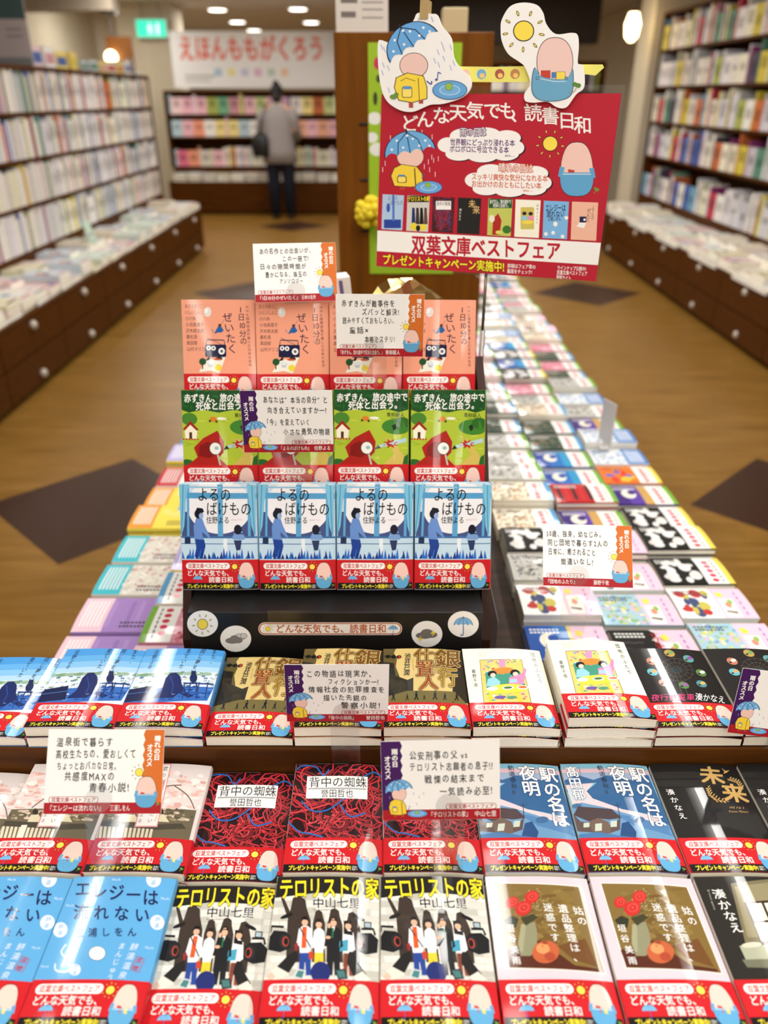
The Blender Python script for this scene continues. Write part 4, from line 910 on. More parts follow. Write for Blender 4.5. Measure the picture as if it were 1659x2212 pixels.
for cid, q, fn, lines, title, author, lab, k, foot in CARDS:
    if q is None: q = [.4650/SC, .676/SC, CAMZ+(.858-CAMZ)/SC, -.05, -.25, .10]
    a = fn(lines, title, author)
    mb = MB(); mb.box(-CW/2, 0, -CH/2, CW/2, .0005, CH/2, lin((244, 244, 242)))
    a.into(mb, lambda x, y, z: (x-CW/2, -z, y-CH/2), base=.00015)
    o = mb.build('recommendation_card', M_CARD); o.location = lerp_scale(q, SC); place_rot(o, q)
    tag(o, lab, 'card', 'recommendation cards')
    # holder
    R3 = Euler((q[4], q[5], q[3]), 'YXZ').to_matrix(); P0 = Vector(o.location)
    wv = lambda x, y, z: P0+R3 @ Vector((x, y, z))
    hx = .008 if fn is rainy else .0
    hx += {'c5': -.004, 'c7': -.012, 'c2': -.008}.get(cid, 0)
    h = empty('card_holder', (P0.x+hx, foot[0], foot[1])); inv = Matrix.Translation((-P0.x-hx, -foot[0], -foot[1]))
    tag(h, 'clear acrylic holder under the '+lab.replace('white card with ', '').replace(' standing', '').replace('purple edged card', 'purple edge card'), 'card holder', 'clear card holders')
    mb = MB(); ring = [(hx+.0135*math.cos(2*PI*i/24), -.027+.0135*math.sin(2*PI*i/24)) for i in range(24)]
    mb.prism(ring, -.0018, -.0010, fn=lambda u, v, w_: tuple(wv(u, w_, v))); c = mb.build('front_disc', M_CLEAR, h); c.matrix_parent_inverse = inv
    mb = MB(); e0 = wv(hx-.017, .0008, -CH/2+.010); e1 = wv(hx+.017, .0008, -CH/2+.010)
    xa, xb = P0.x+hx-.017, P0.x+hx+.017; fy, fz = foot
    mb.poly([e0, e1, (xb, fy, fz+.0008), (xa, fy, fz+.0008)]); mb.poly([e1+Vector((0, .001, 0)), e0+Vector((0, .001, 0)), (xa, fy+.001, fz+.0008), (xb, fy+.001, fz+.0008)])
    mb.poly([e0, (xa, fy, fz+.0008), (xa, fy+.001, fz+.0008), e0+Vector((0, .001, 0))]); mb.poly([e1, e1+Vector((0, .001, 0)), (xb, fy+.001, fz+.0008), (xb, fy, fz+.0008)])
    c = mb.build('stem', M_CLEAR, h); c.matrix_parent_inverse = inv
    mb = MB(); mb.box(xa, fy-.001, fz, xb, fy+.0015, fz+.001); c = mb.build('foot', M_CLEAR, h); c.matrix_parent_inverse = inv

# ------------------------------------------------------------------ the red sign on its rod
SW, SH_ = .33, .33/1.414
sq = [0.1471, 1.1734, 1.3669, -0.3556, -0.1082, -0.0023]
SQ = [(75, 600), (1605, 600), (1450, 1805), (40, 1710)]
def sign_art():
    a = Art(SW, SH_, SQ); R_ = (184, 26, 48); a.fill(R_)
    ch = 'どんな天気でも、読書日和'
    P = [(255, 790), (355, 765), (460, 740), (565, 722), (675, 710), (785, 710), (885, 712), (955, 735), (1045, 725), (1155, 745), (1260, 775), (1362, 805)]
    for c, p in zip(ch, P): a.vtext(c, p, (p[0], p[1]+1), 118, WHT, .014, (1, .06), 1, (.04, 1)); a.same()
    a.layer += 1
    def cloud(x0, y0, x1, y1, tail):
        W, H = x1-x0, y1-y0
        for dx, col in ((10, (60, 20, 30)), (0, (250, 249, 248))):
            for u, v, rx, ry in ((.5, .5, .46, .34), (.12, .5, .12, .22), (.3, .25, .16, .22), (.55, .2, .18, .2), (.8, .3, .16, .22), (.9, .58, .1, .2), (.25, .75, .16, .2), (.52, .8, .18, .2), (.78, .75, .16, .2)):
                a.ell(x0+u*W+dx, y0+v*H+dx*.6, rx*W, ry*H, col); a.same()
            a.layer += 1
        a.poly(tail, (250, 249, 248))
    cloud(435, 815, 990, 1040, [(510, 1012), (545, 985), (580, 1000)]); cloud(610, 1045, 1165, 1262, [(1095, 1080), (1020, 1090), (1040, 1110)])
    PU = (86, 30, 110); OG = (210, 100, 60)
    a.text('雨の日は', 578, 818, 748, 872, PU, .10); a.text('雨の日は', 578, 818, 748, 872, WHT, .008); a.text('世界観にどっぷり浸れる本', 515, 888, 930, 930, PU, .02, 0, 0, -8); a.text('ボロボロに号泣できる本', 512, 932, 892, 974, PU, .02, 0, 0, -8); a.text('etc…', 866, 985, 930, 1005, PU, .02)
    a.text('晴れの日は', 826, 1046, 1046, 1100, OG, .10, 0, 0, -8); a.text('晴れの日は', 826, 1046, 1046, 1100, WHT, .008, 0, 0, -8); a.text('スッキリ爽快な気分になれる本', 652, 1110, 1140, 1152, OG, .02, 0, 0, -14); a.text('お出かけのおともにしたい本', 652, 1156, 1100, 1198, OG, .02, 0, 0, -14); a.text('etc…', 984, 1208, 1048, 1230, OG, .02)
    for x, y in ((132, 865), (146, 890), (108, 960), (180, 920), (400, 860), (398, 990), (410, 1010), (440, 1000), (376, 1020), (98, 1030), (82, 1070), (384, 1070), (350, 1050), (420, 1100), (335, 830)): a.line([(x, y), (x, y+32)], 4, (236, 220, 226)); a.same()
    a.layer += 1; a.rainpouch(90, 850, 430, 1215); a.note(340, 1140, 28); a.pond(378, 1200, 88, 42)
    a.sun(1155, 920, 46, 1.0, n=9); a.pouch(1200, 905, 1450, 1262)
    a.poly([(30, 1478), (1500, 1558), (1500, 1702), (30, 1612)], WHT)
    a.text('双葉文庫ベストフェア', 266, 1512, 1226, 1628, (184, 22, 44), .028, 0, 0, -42)
    a.text('プレゼントキャンペーン実施中!', 78, 1634, 866, 1700, (40, 16, 12), .075, 0, 0, -48); a.text('プレゼントキャンペーン実施中!', 78, 1634, 866, 1700, (248, 232, 50), .03, 0, 0, -48)
    for t, x0, y0, x1 in (('詳細はフェア帯の', 884, 1692, 1066), ('裏面をチェック!', 882, 1726, 1044), ('ラインナップ公開中!', 1202, 1704, 1388), ('双葉文庫ベストフェア', 1200, 1734, 1396), ('特設サイト', 1198, 1764, 1292)): a.text(t, x0, y0, x1, y0+28, WHT, .012, 0, 0, -8)
    # eight little covers
    TH = [(82, 1244, 220, 1252, 1478), (242, 1252, 386, 1254, 1488), (405, 1260, 546, 1266, 1494), (568, 1266, 716, 1272, 1504), (762, 1272, 916, 1282, 1516), (936, 1278, 1096, 1284, 1526), (1116, 1286, 1276, 1292, 1534), (1296, 1292, 1462, 1298, 1544)]
    BS = [(178, 206, 236), (214, 212, 206), (70, 24, 30), (30, 29, 28), (196, 206, 100), (250, 248, 232), (126, 186, 236), (240, 188, 164)]
    for i, ((x0, y0, x1, y1, yb), c) in enumerate(zip(TH, BS)):
        W = x1-x0; H = yb-y0; a.poly([(x0, y0), (x1, y1), (x1-12, yb), (x0-8, yb-8)], c); X = lambda u: x0+u*W-v_*10
        v_ = .5
        if i == 0: a.rect(x0+8, yb-70, x1-20, yb-14, (40, 70, 160)); a.rect(x0+62, y0+4, x0+76, yb-60, (70, 120, 210)); a.ell(x0+36, y0+88, 12, 30, (60, 90, 180)); a.text('よるの', x0+32, y0+8, x0+98, y0+40, (90, 100, 130)); a.text('ばけもの', x0+44, y0+40, x0+132, y0+72, (90, 100, 130))
        if i == 1: a.rect(x0+2, y0+2, x1-4, y0+44, BLK); a.text('テロリストの家', x0+2, y0+6, x1-2, y0+38, (250, 226, 40), .03); [a.poly([(x0+30+q*26, y0+80), (x0+46+q*26, y0+80), (x0+52+q*26, yb-50), (x0+26+q*26, yb-50)], cc) for q, cc in enumerate(((30, 50, 110), (60, 50, 50), BLK, (100, 70, 60)))]; a.ell(x0+40, yb-34, 22, 26, (240, 220, 60)); a.ell(x0+100, yb-30, 24, 22, (240, 220, 60)); a.ell(x0+68, yb-24, 14, 20, (20, 20, 24))
        if i == 2:
            R = random.Random(1)
            for q in range(36):
                p = [(R.uniform(x0, x1-8), R.uniform(y0+4, yb-8)) for _ in range(3)]; a.curve(p, 3, R.choice([(176, 36, 48), (140, 20, 34), (60, 70, 120)]), 4); a.same()
            a.layer += 1; a.rect(x0+20, y0+28, x1-24, y0+84, WHT); a.text('背中の蜘蛛', x0+24, y0+32, x1-28, y0+60, BLK)
        if i == 3: a.text('未', x0+66, y0+16, x0+112, y0+66, (206, 172, 110), .02); a.text('来', x0+92, y0+54, x0+140, y0+106, (206, 172, 110), .02); a.vtext('湊かなえ', (x0+14, y0+80), (x0+10, y0+140), 18, WHT)
        if i == 4: a.rect(x0+2, y0+2, x1-4, y0+62, (38, 90, 50)); a.text('赤ずきん、旅の途中で', x0+8, y0+8, x1-10, y0+34, WHT, .02); a.text('死体と出会う。', x0+30, y0+34, x1-16, y0+58, WHT, .02); a.poly([(x0+24, yb-10), (x0+30, y0+130), (x0+62, y0+96), (x0+84, y0+140), (x0+72, yb-10)], (176, 40, 30)); a.ell(x0+22, y0+130, 18, 24, (240, 236, 216)); a.ell(x0+118, yb-44, 28, 26, (60, 120, 44)); a.ell(x0+66, yb-26, 20, 12, (220, 220, 110))
        if i == 5: a.rrect(x0+32, y0+50, x0+118, yb-56, 8, (210, 196, 100)); a.ell(x0+56, y0+90, 14, 12, (40, 34, 34)); a.ell(x0+96, y0+92, 14, 12, (40, 34, 34)); a.ell(x0+56, y0+120, 20, 16, (150, 206, 226)); a.ell(x0+98, y0+120, 20, 16, (236, 150, 190)); a.ell(x0+76, y0+146, 38, 12, (244, 220, 80)); a.vtext('団地のふたり', (x1-20, y0+40), (x1-24, y0+150), 15, (40, 60, 80))
        if i == 6: a.text('エレジーは', x0+10, y0+24, x1-20, y0+70, (30, 40, 90), .02); a.text('流れない', x0+16, y0+66, x1-26, y0+106, (30, 40, 90), .02); a.text('三浦しをん', x0+24, y0+104, x1-50, y0+130, (30, 40, 90), .02); a.ell(x0+74, y0+150, 14, 16, WHT); [a.ell(x0+q, y0+r, 12, 12, WHT) for q, r in ((14, 214), (120, 230), (60, 206), (144, 110))]
        if i == 7: a.vtext('ぜいたく', (x0+108, y0+56), (x0+104, y0+120), 28, (80, 44, 70)); a.vtext('1日10分の', (x0+134, y0+34), (x0+130, y0+110), 20, (80, 44, 70)); a.rrect(x0+48, y0+96, x0+92, y0+134, 4, (30, 32, 70)); a.ell(x0+80, y0+116, 8, 8, WHT); a.poly([(x0+30, y0+160), (x0+46, y0+134), (x0+92, y0+136), (x0+76, y0+170)], WHT)
    return a
sg = tag(empty('campaign_sign'), 'red campaign sign with sun and umbrella cutouts, on a thin metal rod', 'sign')
sg.location = sq[:3]; place_rot(sg, sq)
mb = MB(); mb.box(-SW/2, 0, -SH_/2, SW/2, .001, SH_/2, lin((184, 26, 48))); sign_art().into(mb, lambda x, y, z: (x-SW/2, -z, y-SH_/2), base=.0002); mb.build('poster', M_CARD, sg)
mb = MB(); mb.box(-SW/2-.003, .0012, -SH_/2-.003, SW/2+.003, .0025, SH_/2+.010); mb.build('acrylic_panel', M_CLEAR, sg)
Hs = homog(SQ, [(0, SH_), (SW, SH_), (SW, 0), (0, 0)])
def sgl(x, y):
    q = Hs @ np.array([x, y, 1.]); return (q[0]/q[2]-SW/2, q[1]/q[2]-SH_/2)
def cutout(name, outline, art, y):
    mb = MB(); P = [sgl(*p) for p in outline]
    mb.prism(P, y-.0022, y, lin((247, 247, 246)), fn=lambda u, v, w_: (u, w_, v)); art.into(mb, lambda a_, b_, z: (a_-SW/2, y-.0022-z, b_-SH_/2), base=.0002); mb.build(name, M_CARD, sg)
def smooth(pts, k=4):
    P = [pts[-1]]+pts+pts[:2]; o = []
    for i in range(1, len(P)-2):
        a, b, c, d = [np.array(q, float) for q in P[i-1:i+3]]
        for j in range(k):
            t = j/k; o.append(tuple(.5*((2*b)+(c-a)*t+(2*a-5*b+4*c-d)*t*t+(3*b-a-3*c+d)*t**3)))
    return o
a = Art(SW, SH_, SQ); a.clip = False
a.umb(290, 304, 350, (106, 172, 232), True, False, -.58)
a.ell(290, 420, 92, 82, (70, 46, 50)); a.ell(290, 420, 88, 78, (240, 204, 196))
p = [(180, 500), (250, 470), (350, 490), (372, 560), (372, 630), (280, 655), (195, 640), (168, 560)]; m = (275, 565)
a.poly([(m[0]+(x-m[0])*1.05, m[1]+(y-m[1])*1.05) for x, y in p], (50, 40, 20)); a.poly(p, (246, 218, 70)); a.line([(318, 500), (326, 640)], 4, (60, 50, 20)); a.rrect(214, 556, 280, 626, 12, (60, 50, 20)); a.rrect(218, 560, 276, 622, 10, (250, 228, 120)); a.rect(222, 552, 272, 572, (90, 150, 210)); a.line([(206, 520), (240, 500), (300, 520)], 4, (120, 100, 30))
a.rect(258, 655, 286, 690, (176, 80, 70)); a.rect(322, 640, 350, 664, (176, 80, 70)); a.curve([(372, 520), (400, 540), (404, 520)], 8, (70, 80, 160))
for x, y in ((80, 285), (96, 300), (90, 400), (122, 420), (84, 450), (125, 560), (318, 120), (402, 110), (465, 270), (476, 300), (440, 320), (520, 290), (418, 375), (476, 360), (540, 390), (444, 400), (520, 420)): a.line([(x, y), (x+12, y+34)], 4, (150, 170, 220)); a.same()
a.layer += 1; a.note(440, 512, 48); a.pond(520, 578, 112, 62); a.ell(160, 620, 24, 16, (110, 150, 70)); a.ell(178, 606, 16, 14, (110, 150, 70))
OL = smooth([(60, 275), (85, 258), (125, 272), (170, 255), (250, 190), (290, 130), (305, 95), (330, 85), (400, 92), (440, 100), (470, 170), (530, 250), (545, 370), (590, 440), (645, 490), (656, 560), (600, 625), (480, 665), (400, 670), (350, 690), (280, 716), (200, 705), (120, 650), (80, 560), (62, 420)])
cutout('umbrella_cutout', OL, a, -.003)
a = Art(SW, SH_, SQ); a.clip = False
a.sun(988, 205, 62, 1.08, n=9); q = [(1186+112*math.copysign(abs(math.cos(k*PI/16))**.8, math.cos(k*PI/16)), 400+150*math.sin(k*PI/16)) for k in range(32)]; a.poly([(1186+(x-1186)*1.035, 400+(y-400)*1.03) for x, y in q], (70, 46, 50)); a.poly(q, (240, 206, 198))
for q, c in (((1100, 458, 1156, 505), (200, 66, 50)), ((1168, 470, 1200, 505), (70, 130, 200)), ((1196, 466, 1250, 512), (246, 222, 90))): a.rect(q[0]-2, q[1]-2, q[2]+2, q[3], (50, 40, 40)); a.rect(*q, c)
p = smooth([(1062, 440), (1096, 490), (1180, 512), (1262, 508), (1296, 450), (1300, 560), (1278, 622), (1200, 648), (1100, 644), (1048, 600), (1044, 510)]); m = (1170, 560)
a.poly([(m[0]+(x-m[0])*1.03, m[1]+(y-m[1])*1.03) for x, y in p], (30, 44, 70)); a.poly(p, (108, 170, 206)); a.line([(1095, 508), (1180, 526), (1256, 526)], 4, (224, 236, 244))
for x in (1076, 1258): a.ell(x, 505, 10, 10, (40, 60, 90)); a.ell(x, 505, 6, 6, (150, 190, 220))
a.curve([(1275, 600), (1310, 590), (1324, 560)], 4, (150, 140, 90)); a.ell(1312, 545, 18, 14, (90, 140, 60)); a.ell(1336, 552, 16, 14, (90, 140, 60))
OL = smooth([(850, 130), (900, 50), (980, 25), (1070, 40), (1110, 90), (1130, 160), (1190, 225), (1290, 218), (1330, 235), (1335, 320), (1330, 410), (1365, 430), (1372, 560), (1320, 610), (1260, 690), (1200, 690), (1140, 655), (1060, 660), (1000, 650), (995, 600), (1030, 540), (1000, 440), (960, 400), (890, 350), (850, 270), (842, 190)])
cutout('sun_cutout', OL, a, -.003)
a = Art(SW, SH_, SQ); a.clip = False
for x, c in ((610, (236, 190, 180)), (716, (120, 180, 226)), (832, (176, 90, 80)), (930, (200, 140, 90))): a.ell(x, 474, 30, 32, c); a.ell(x+4, 484, 16, 16, (246, 210, 120)); a.same()
TP = [(560, 424), (800, 428), (1000, 424), (1250, 414), (1486, 416), (1494, 436), (1440, 486), (1380, 478), (1250, 500), (1000, 526), (800, 526), (560, 522)]
mb = MB(); mb.prism([sgl(*p) for p in TP], -.0005, .0004, lin((240, 234, 120)), fn=lambda u, v, w_: (u, w_, v)); a.into(mb, lambda a_, b_, z: (a_-SW/2, -.0005-z, b_-SH_/2), base=.0002); mb.build('tape_strip', M_CARD, sg)
b = MB(); u, v = sgl(357, 60); b.box(u-.006, -.006, v-.012, u+.006, .008, v+.010); b.build('wooden_clip', plain('clip_wood', (176, 150, 100), .6), sg)
b = MB(); bt = Vector((.143, 1.164, 1.245))
rod_inv = (Matrix.Translation(Vector(sq[:3])) @ Euler((sq[4], sq[5], sq[3]), 'YXZ').to_matrix().to_4x4()).inverted()
b.tube([(.151, 1.168, 1.27), (.151, 1.168, 1.16)], .0022, 10); b.tube([(.151, 1.168, 1.165), (.151, 1.168, .59)], .004, 10); b.loft([(.151, 1.20, .5752, .03, .05), (.151, 1.20, .582, .03, .05), (.151, 1.168, .592, .01, .01)], 20)
o = b.build('rod', M_STEEL, sg, smooth=True); o.matrix_parent_inverse = rod_inv
b = MB(); b.box(.136, 1.160, 1.245, .166, 1.176, 1.265); o = b.build('clip', M_CLEAR, sg); o.matrix_parent_inverse = rod_inv

# ------------------------------------------------------------------ island books at both sides (covers turned to the aisles)
def generic(seed, base, bandc, marks, layout):
    R = random.Random(seed); a = Art(BW, BL, [(0, 0), (105, 0), (105, 148), (0, 148)]); a.fill(base)
    if layout == 'garden':
        for i in range(90): a.ell(R.uniform(4, 101), R.uniform(6, 96), R.uniform(2, 8), R.uniform(2, 5), R.choice(marks), 8, R.uniform(0, 3)); a.same()
        a.layer += 1
    elif layout == 'scribble':
        a.poly([(0, 92), (14, 70), (26, 88), (40, 74), (56, 90), (70, 72), (88, 90), (105, 76), (105, 110), (0, 110)], marks[0])
        for i in range(9): a.curve([(R.uniform(10, 95), R.uniform(70, 100)) for _ in range(4)], 1.2, marks[1]); a.same()
        a.layer += 1
        for j in range(4):
            a.curve([(22+j*20+R.uniform(-2, 2), y) for y in range(10, 64, 9)], 4, marks[2]); a.same()
        a.layer += 1
    elif layout == 'blobs':
        for i in range(14): a.ell(R.uniform(15, 90), R.uniform(15, 80), R.uniform(6, 18), R.uniform(5, 13), marks[i % len(marks)], 12); a.same()
        a.layer += 1
    elif layout == 'stripes':
        for i in range(5): a.rect(12, 10+i*18, 93, 18+i*18, marks[i % len(marks)]); a.same()
        a.layer += 1
    elif layout == 'bands':
        n = len(marks)
        for i, c in enumerate(marks): a.rect(0, i*104/n, 105, (i+1)*104/n+1, c); a.same()
        a.layer += 1
        a.ell(55, 40, 24, 18, (240, 236, 220)); a.ell(62, 48, 12, 10, marks[0])
    for j in range(2):
        for y in range(8, 60, 7): a.rect(88-j*10, y, 93-j*10, y+5, WHT if sum(base) < 300 else (70, 60, 70)); a.same()
    a.layer += 1
    if bandc:
        y0 = 84 if bandc == 'pink' else 92
        a.rect(0, y0, 105, 148, (240, 206, 226) if bandc == 'pink' else (246, 246, 242) if bandc == 'white' else bandc)
        if bandc == 'pink':
            a.rect(4, y0+6, 62, y0+34, (248, 246, 240)); a.poly([(14, y0+28), (20, y0+8), (24, y0+10), (20, y0+30)], (90, 60, 50)); a.ell(42, y0+20, 9, 6, (230, 150, 130)); a.ell(52, y0+26, 8, 5, (150, 190, 90)); a.ell(78, y0+14, 10, 7, (244, 226, 90))
            for i in range(5): a.rect(10+i*17, y0+44, 20+i*17, y0+48, (190, 130, 200)); a.same()
        elif bandc == 'white':
            for i in range(5): a.ell(14+i*17, y0+20, 6, 7, R.choice([(220, 40, 90), (230, 70, 110), (200, 30, 50)])); a.same()
            a.layer += 1; a.rect(0, y0+44, 105, 148, R.choice([(120, 176, 60), (90, 160, 210), (240, 214, 90)]))
            for i in range(7): a.rect(8+i*13, y0+33, 17+i*13, y0+36, (80, 80, 90)); a.same()
        else:
            for i in range(6): a.rect(10, y0+8+i*7, 90, y0+11+i*7, (248, 248, 246)); a.same()
    mb = MB(); shell(mb, 0, BL, .0001, lin(base))
    a.into(mb, lambda x, y, z: top(x, y, z+.0001), 5)
    e = .0008; mb.box(-BW/2+e, -BL/2+.001, .0006, BW/2-.001, BL/2-.001, BT-.0034, lin((236, 228, 208)), 1)
    return mb.mesh('paperback', [M_PRINT, M_PAGE])
GEN = {
 'blue and yellow': generic(1, (36, 84, 170), 'pink', [(36, 84, 170), (40, 100, 190), (60, 130, 206), (240, 214, 90)], 'bands'),
 'black and red scribbled': generic(2, (26, 24, 26), 'pink', [(244, 242, 240), (180, 30, 40), (70, 66, 70)], 'scribble'),
 'pastel garden': generic(3, (170, 206, 222), 'pink', [(230, 190, 210), (150, 190, 130), (240, 230, 200), (120, 170, 210), (206, 214, 120)], 'garden'),
 'white ornamented': generic(4, (246, 246, 244), 'pink', [(190, 60, 60), (70, 80, 120), (200, 190, 90)], 'blobs'),
 'black and white splashed': generic(5, (24, 24, 24), 'white', [(240, 240, 238), (230, 230, 228), (220, 216, 214)], 'blobs'),
 'red and black striped': generic(6, (186, 26, 34), 'white', [(30, 24, 26), (200, 40, 44)], 'stripes'),
 'purple': generic(7, (70, 44, 140), 'white', [(60, 36, 120), (90, 60, 160), (200, 160, 90)], 'bands'),
 'orange': generic(8, (236, 120, 40), 'white', [(240, 190, 60), (220, 60, 50), (90, 110, 190)], 'blobs'),
 'deep blue': generic(9, (30, 80, 170), 'white', [(24, 70, 160), (30, 110, 190), (40, 150, 200)], 'bands'),
 'dark green': generic(10, (38, 64, 52), 'white', [(60, 90, 70), (30, 50, 44), (90, 110, 90), (150, 120, 90)], 'garden'),
 'cream': generic(11, (238, 228, 206), 'white', [(150, 140, 120), (190, 150, 110)], 'garden'),
 'grey landscape': generic(12, (196, 196, 190), 'white', [(150, 150, 146), (90, 92, 94), (210, 206, 196)], 'garden'),
 'pink and red': generic(13, (226, 150, 170), 'white', [(200, 60, 90), (250, 210, 220), (160, 60, 70)], 'garden'),
 'white and blue': generic(14, (236, 240, 244), (70, 130, 200), [(120, 160, 210), (190, 200, 214)], 'garden'),
 'turquoise banded grey': generic(15, (226, 222, 210), (70, 190, 206), [(214, 208, 196), (240, 236, 230), (206, 160, 160)], 'garden'),
 'yellow banded orange': generic(16, (246, 226, 90), (242, 156, 60), [(244, 222, 80), (246, 232, 130), (150, 180, 220)], 'blobs'),
 'violet banded pink': generic(17, (166, 134, 200), (242, 206, 222), [(166, 134, 200), (176, 146, 206), (150, 120, 186)], 'stripes'),
 'red and white': generic(18, (240, 236, 234), (200, 50, 60), [(200, 60, 70), (230, 130, 140)], 'blobs'),
 'yellow and lilac': generic(19, (246, 226, 80), (190, 180, 230), [(246, 226, 80), (240, 216, 70)], 'bands'),
}
def lying(kind, label, loc, rz, group):
    o = bpy.data.objects.new('paperback', GEN[kind]); COL.objects.link(o); o.location = loc; o.rotation_euler = (0, 0, rz); tag(o, label, 'book', group); return o
SEQ = {0: ['blue and yellow', 'blue and yellow', 'white ornamented', 'grey landscape', 'black and white splashed', 'cream', 'cream', 'grey landscape', 'grey landscape', 'grey landscape', 'dark green'],
       1: ['black and red scribbled', 'black and red scribbled', 'pastel garden', 'white ornamented', 'black and red scribbled', 'purple', 'red and black striped', 'deep blue', 'deep blue', 'dark green', 'dark green', 'cream'],
       2: ['black and white splashed', 'pastel garden', 'white ornamented', 'black and white splashed', 'black and white splashed', 'black and white splashed', 'purple', 'orange', 'white and blue', 'white and blue', 'purple', 'grey landscape']}
FAR = ['grey landscape', 'cream', 'dark green', 'white and blue', 'deep blue', 'pink and red', 'white ornamented', 'pink and red', 'grey landscape', 'cream', 'black and white splashed']
CN = ['inner', 'middle', 'aisle side']
for c in range(3):
    xc = [.338, .492, .645][c]
    for r in range(31):
        y = 1.005+r*.1165+[0, -.012, .008][c]
        kind = SEQ[c][r] if r < len(SEQ[c]) else FAR[(r*5+c*3+r//4) % len(FAR)]
        n = 2+(0 if r < 2 else rnd.choice([0, 0, 1]))
        jx, jy = rnd.uniform(-.002, .002), rnd.uniform(-.002, .002)
        for j in range(n):
            d = n-1-j
            lying(kind, f"{kind} paperback, {'top' if d == 0 else ORD(d+1)+' down'} of the {ORD(r+1)} stack in the {CN[c]} column", (xc+jx+rnd.uniform(-.001, .001), y+jy+rnd.uniform(-.001, .001), .5755+j*(BT+.0002)), PI/2+rnd.uniform(-.01, .01), 'paperbacks at the right of the island')
LSEQ = ['violet banded pink', 'violet banded pink', 'turquoise banded grey', 'turquoise banded grey', 'yellow banded orange', 'yellow banded orange', 'red and white', 'yellow and lilac']+['cream', 'white and blue', 'grey landscape', 'pink and red']*6
for r in range(27):
    y = 1.085+r*.122; n = 2+(r % 3 == 1)
    if r < 2: n = 2
    for j in range(n):
        d = n-1-j
        lying(LSEQ[r], f"{LSEQ[r]} paperback, {'top' if d == 0 else ORD(d+1)+' down'} of the {ORD(r+1)} stack along the left aisle", (-.511+rnd.uniform(-.002, .002), y, .5755+j*(BT+.0002)), -PI/2+rnd.uniform(-.012, .012), 'paperbacks at the left of the island')
for r in range(4):
    y = 1.02+r*.118
    for j in range(4):
        k = ['pink and red', 'cream', 'yellow and lilac', 'violet banded pink'][(r+j) % 4]
        lying(k, f"{k} paperback, {'top' if j == 3 else ORD(4-j)+' down'} of the {ORD(r+1)} pile beside the black stand", (-.361, y, .5755+j*(BT+.0002)), -PI/2, 'piled paperbacks beside the black stand')
# plastic price flag among the right-hand books, clear sheet beside the lowest row, small plant at the left
b = MB(); b.box(-.001, -.03, .02, .001, .03, .14); b.box(-.012, -.012, 0, .012, .012, .004); b.box(-.0012, -.003, .003, .0012, .003, .03)
o = b.build('price_flag', plain('frosted_plastic', (214, 214, 216), .4)); o.location = (.62, 1.995, .6048); o.rotation_euler = (0, 0, .35); tag(o, 'grey plastic divider flag standing among the right-hand books', 'price flag')
b = MB(); b.box(0, 0, 0, .0012, .16, .26); o = b.build('clear_sheet', clear('clear_film', (246, 244, 246), .10)); o.location = (.1535, .87, .5755); o.rotation_euler = (0, .02, 0); tag(o, 'clear plastic sheet standing beside the lowest row of upright books', 'plastic sheet')
pl = tag(empty('potted_plant', (-.47, 2.10, .6048)), 'small dark leafy plant at the left edge of the island', 'plant')
b = MB(); b.loft([(0, 0, 0, .03, .03), (0, 0, .05, .04, .04)], 16); b.build('pot', plain('pot_clay', (60, 50, 44), .7), pl)
b = MB()
for i in range(60):
    t = rnd.uniform(0, 6.28); L = rnd.uniform(.03, .10); z = rnd.uniform(.06, .13); c = Vector((L*math.cos(t), L*math.sin(t), z)); u = Vector((math.cos(t), math.sin(t), rnd.uniform(-.3, .5))).normalized()*.022; v = u.cross(Vector((0, 0, 1))).normalized()*.008
    b.poly([c-u, c+v, c+u, c-v]); b.tube([(0, 0, .045), tuple(c)], .001, 4) if i % 3 == 0 else None
b.build('foliage', plain('leaf_green', (40, 58, 34), .6), pl)

# ------------------------------------------------------------------ things behind the stand
TX0, TX1, TY = -.112, .245, 2.0
tw = tag(empty('bookshelf_tower', (0, TY, .575)), 'tall brown wooden tower rising from the middle of the island', 'bookcase')
def tb(name, mat, *a):
    o = bx(name, mat, *a, None, .002); o.parent = tw; o.matrix_parent_inverse = Matrix.Translation((0, -TY, -.575)); return o
M_TOWER = wood('tower_wood', (104, 60, 10), (122, 72, 16), .5, (14, 14, 1))
tb('side_panel', M_TOWER, TX0, TY, .6055, TX1, TY+.03, 1.605); tb('side_panel', M_TOWER, TX0, TY+.86, .6055, TX1, TY+.89, 1.605)
for z in (.6055, .93, 1.26, 1.575): tb('shelf_board', M_TOWER, TX0, TY+.03, z, TX1, TY+.86, z+.03)
for z in (1.42, 1.30, 1.185): tb('peg_slot', M_BLACK, -.058, TY-.003, z, -.038, TY+.001, z+.006)
mb = MB(); a = Art(.21, .50); a.fill((158, 196, 40))
for x, y, r in ((14, 150, 16), (8, 190, 14), (20, 215, 18), (180, 60, 20), (195, 300, 22), (190, 470, 14)): a.ell(x, y, r, r*.8, (238, 240, 232)); a.same()
a.layer += 1; a.ell(20, 40, 7, 12, (200, 50, 90)); a.ell(24, 70, 6, 8, (60, 80, 40)); a.ell(16, 110, 5, 14, (60, 60, 40))
mb.box(0, 0, 0, .21, .0015, .50, lin((158, 196, 40))); a.into(mb, lambda x, y, z: (x, -z, y), base=.0003); o = mb.build('lime_poster', M_CARD); o.location = (-.036, TY-.0025, 1.085); tag(o, 'lime green poster with white clouds on the brown tower', 'poster')
b = MB()
for i in range(26):
    t = rnd.uniform(0, 6.28); p = rnd.uniform(-1.2, 1.4); b.ball((.028*math.cos(t)*math.cos(p), .020*math.sin(t)*math.cos(p), .028*math.sin(p)), .012, 8)
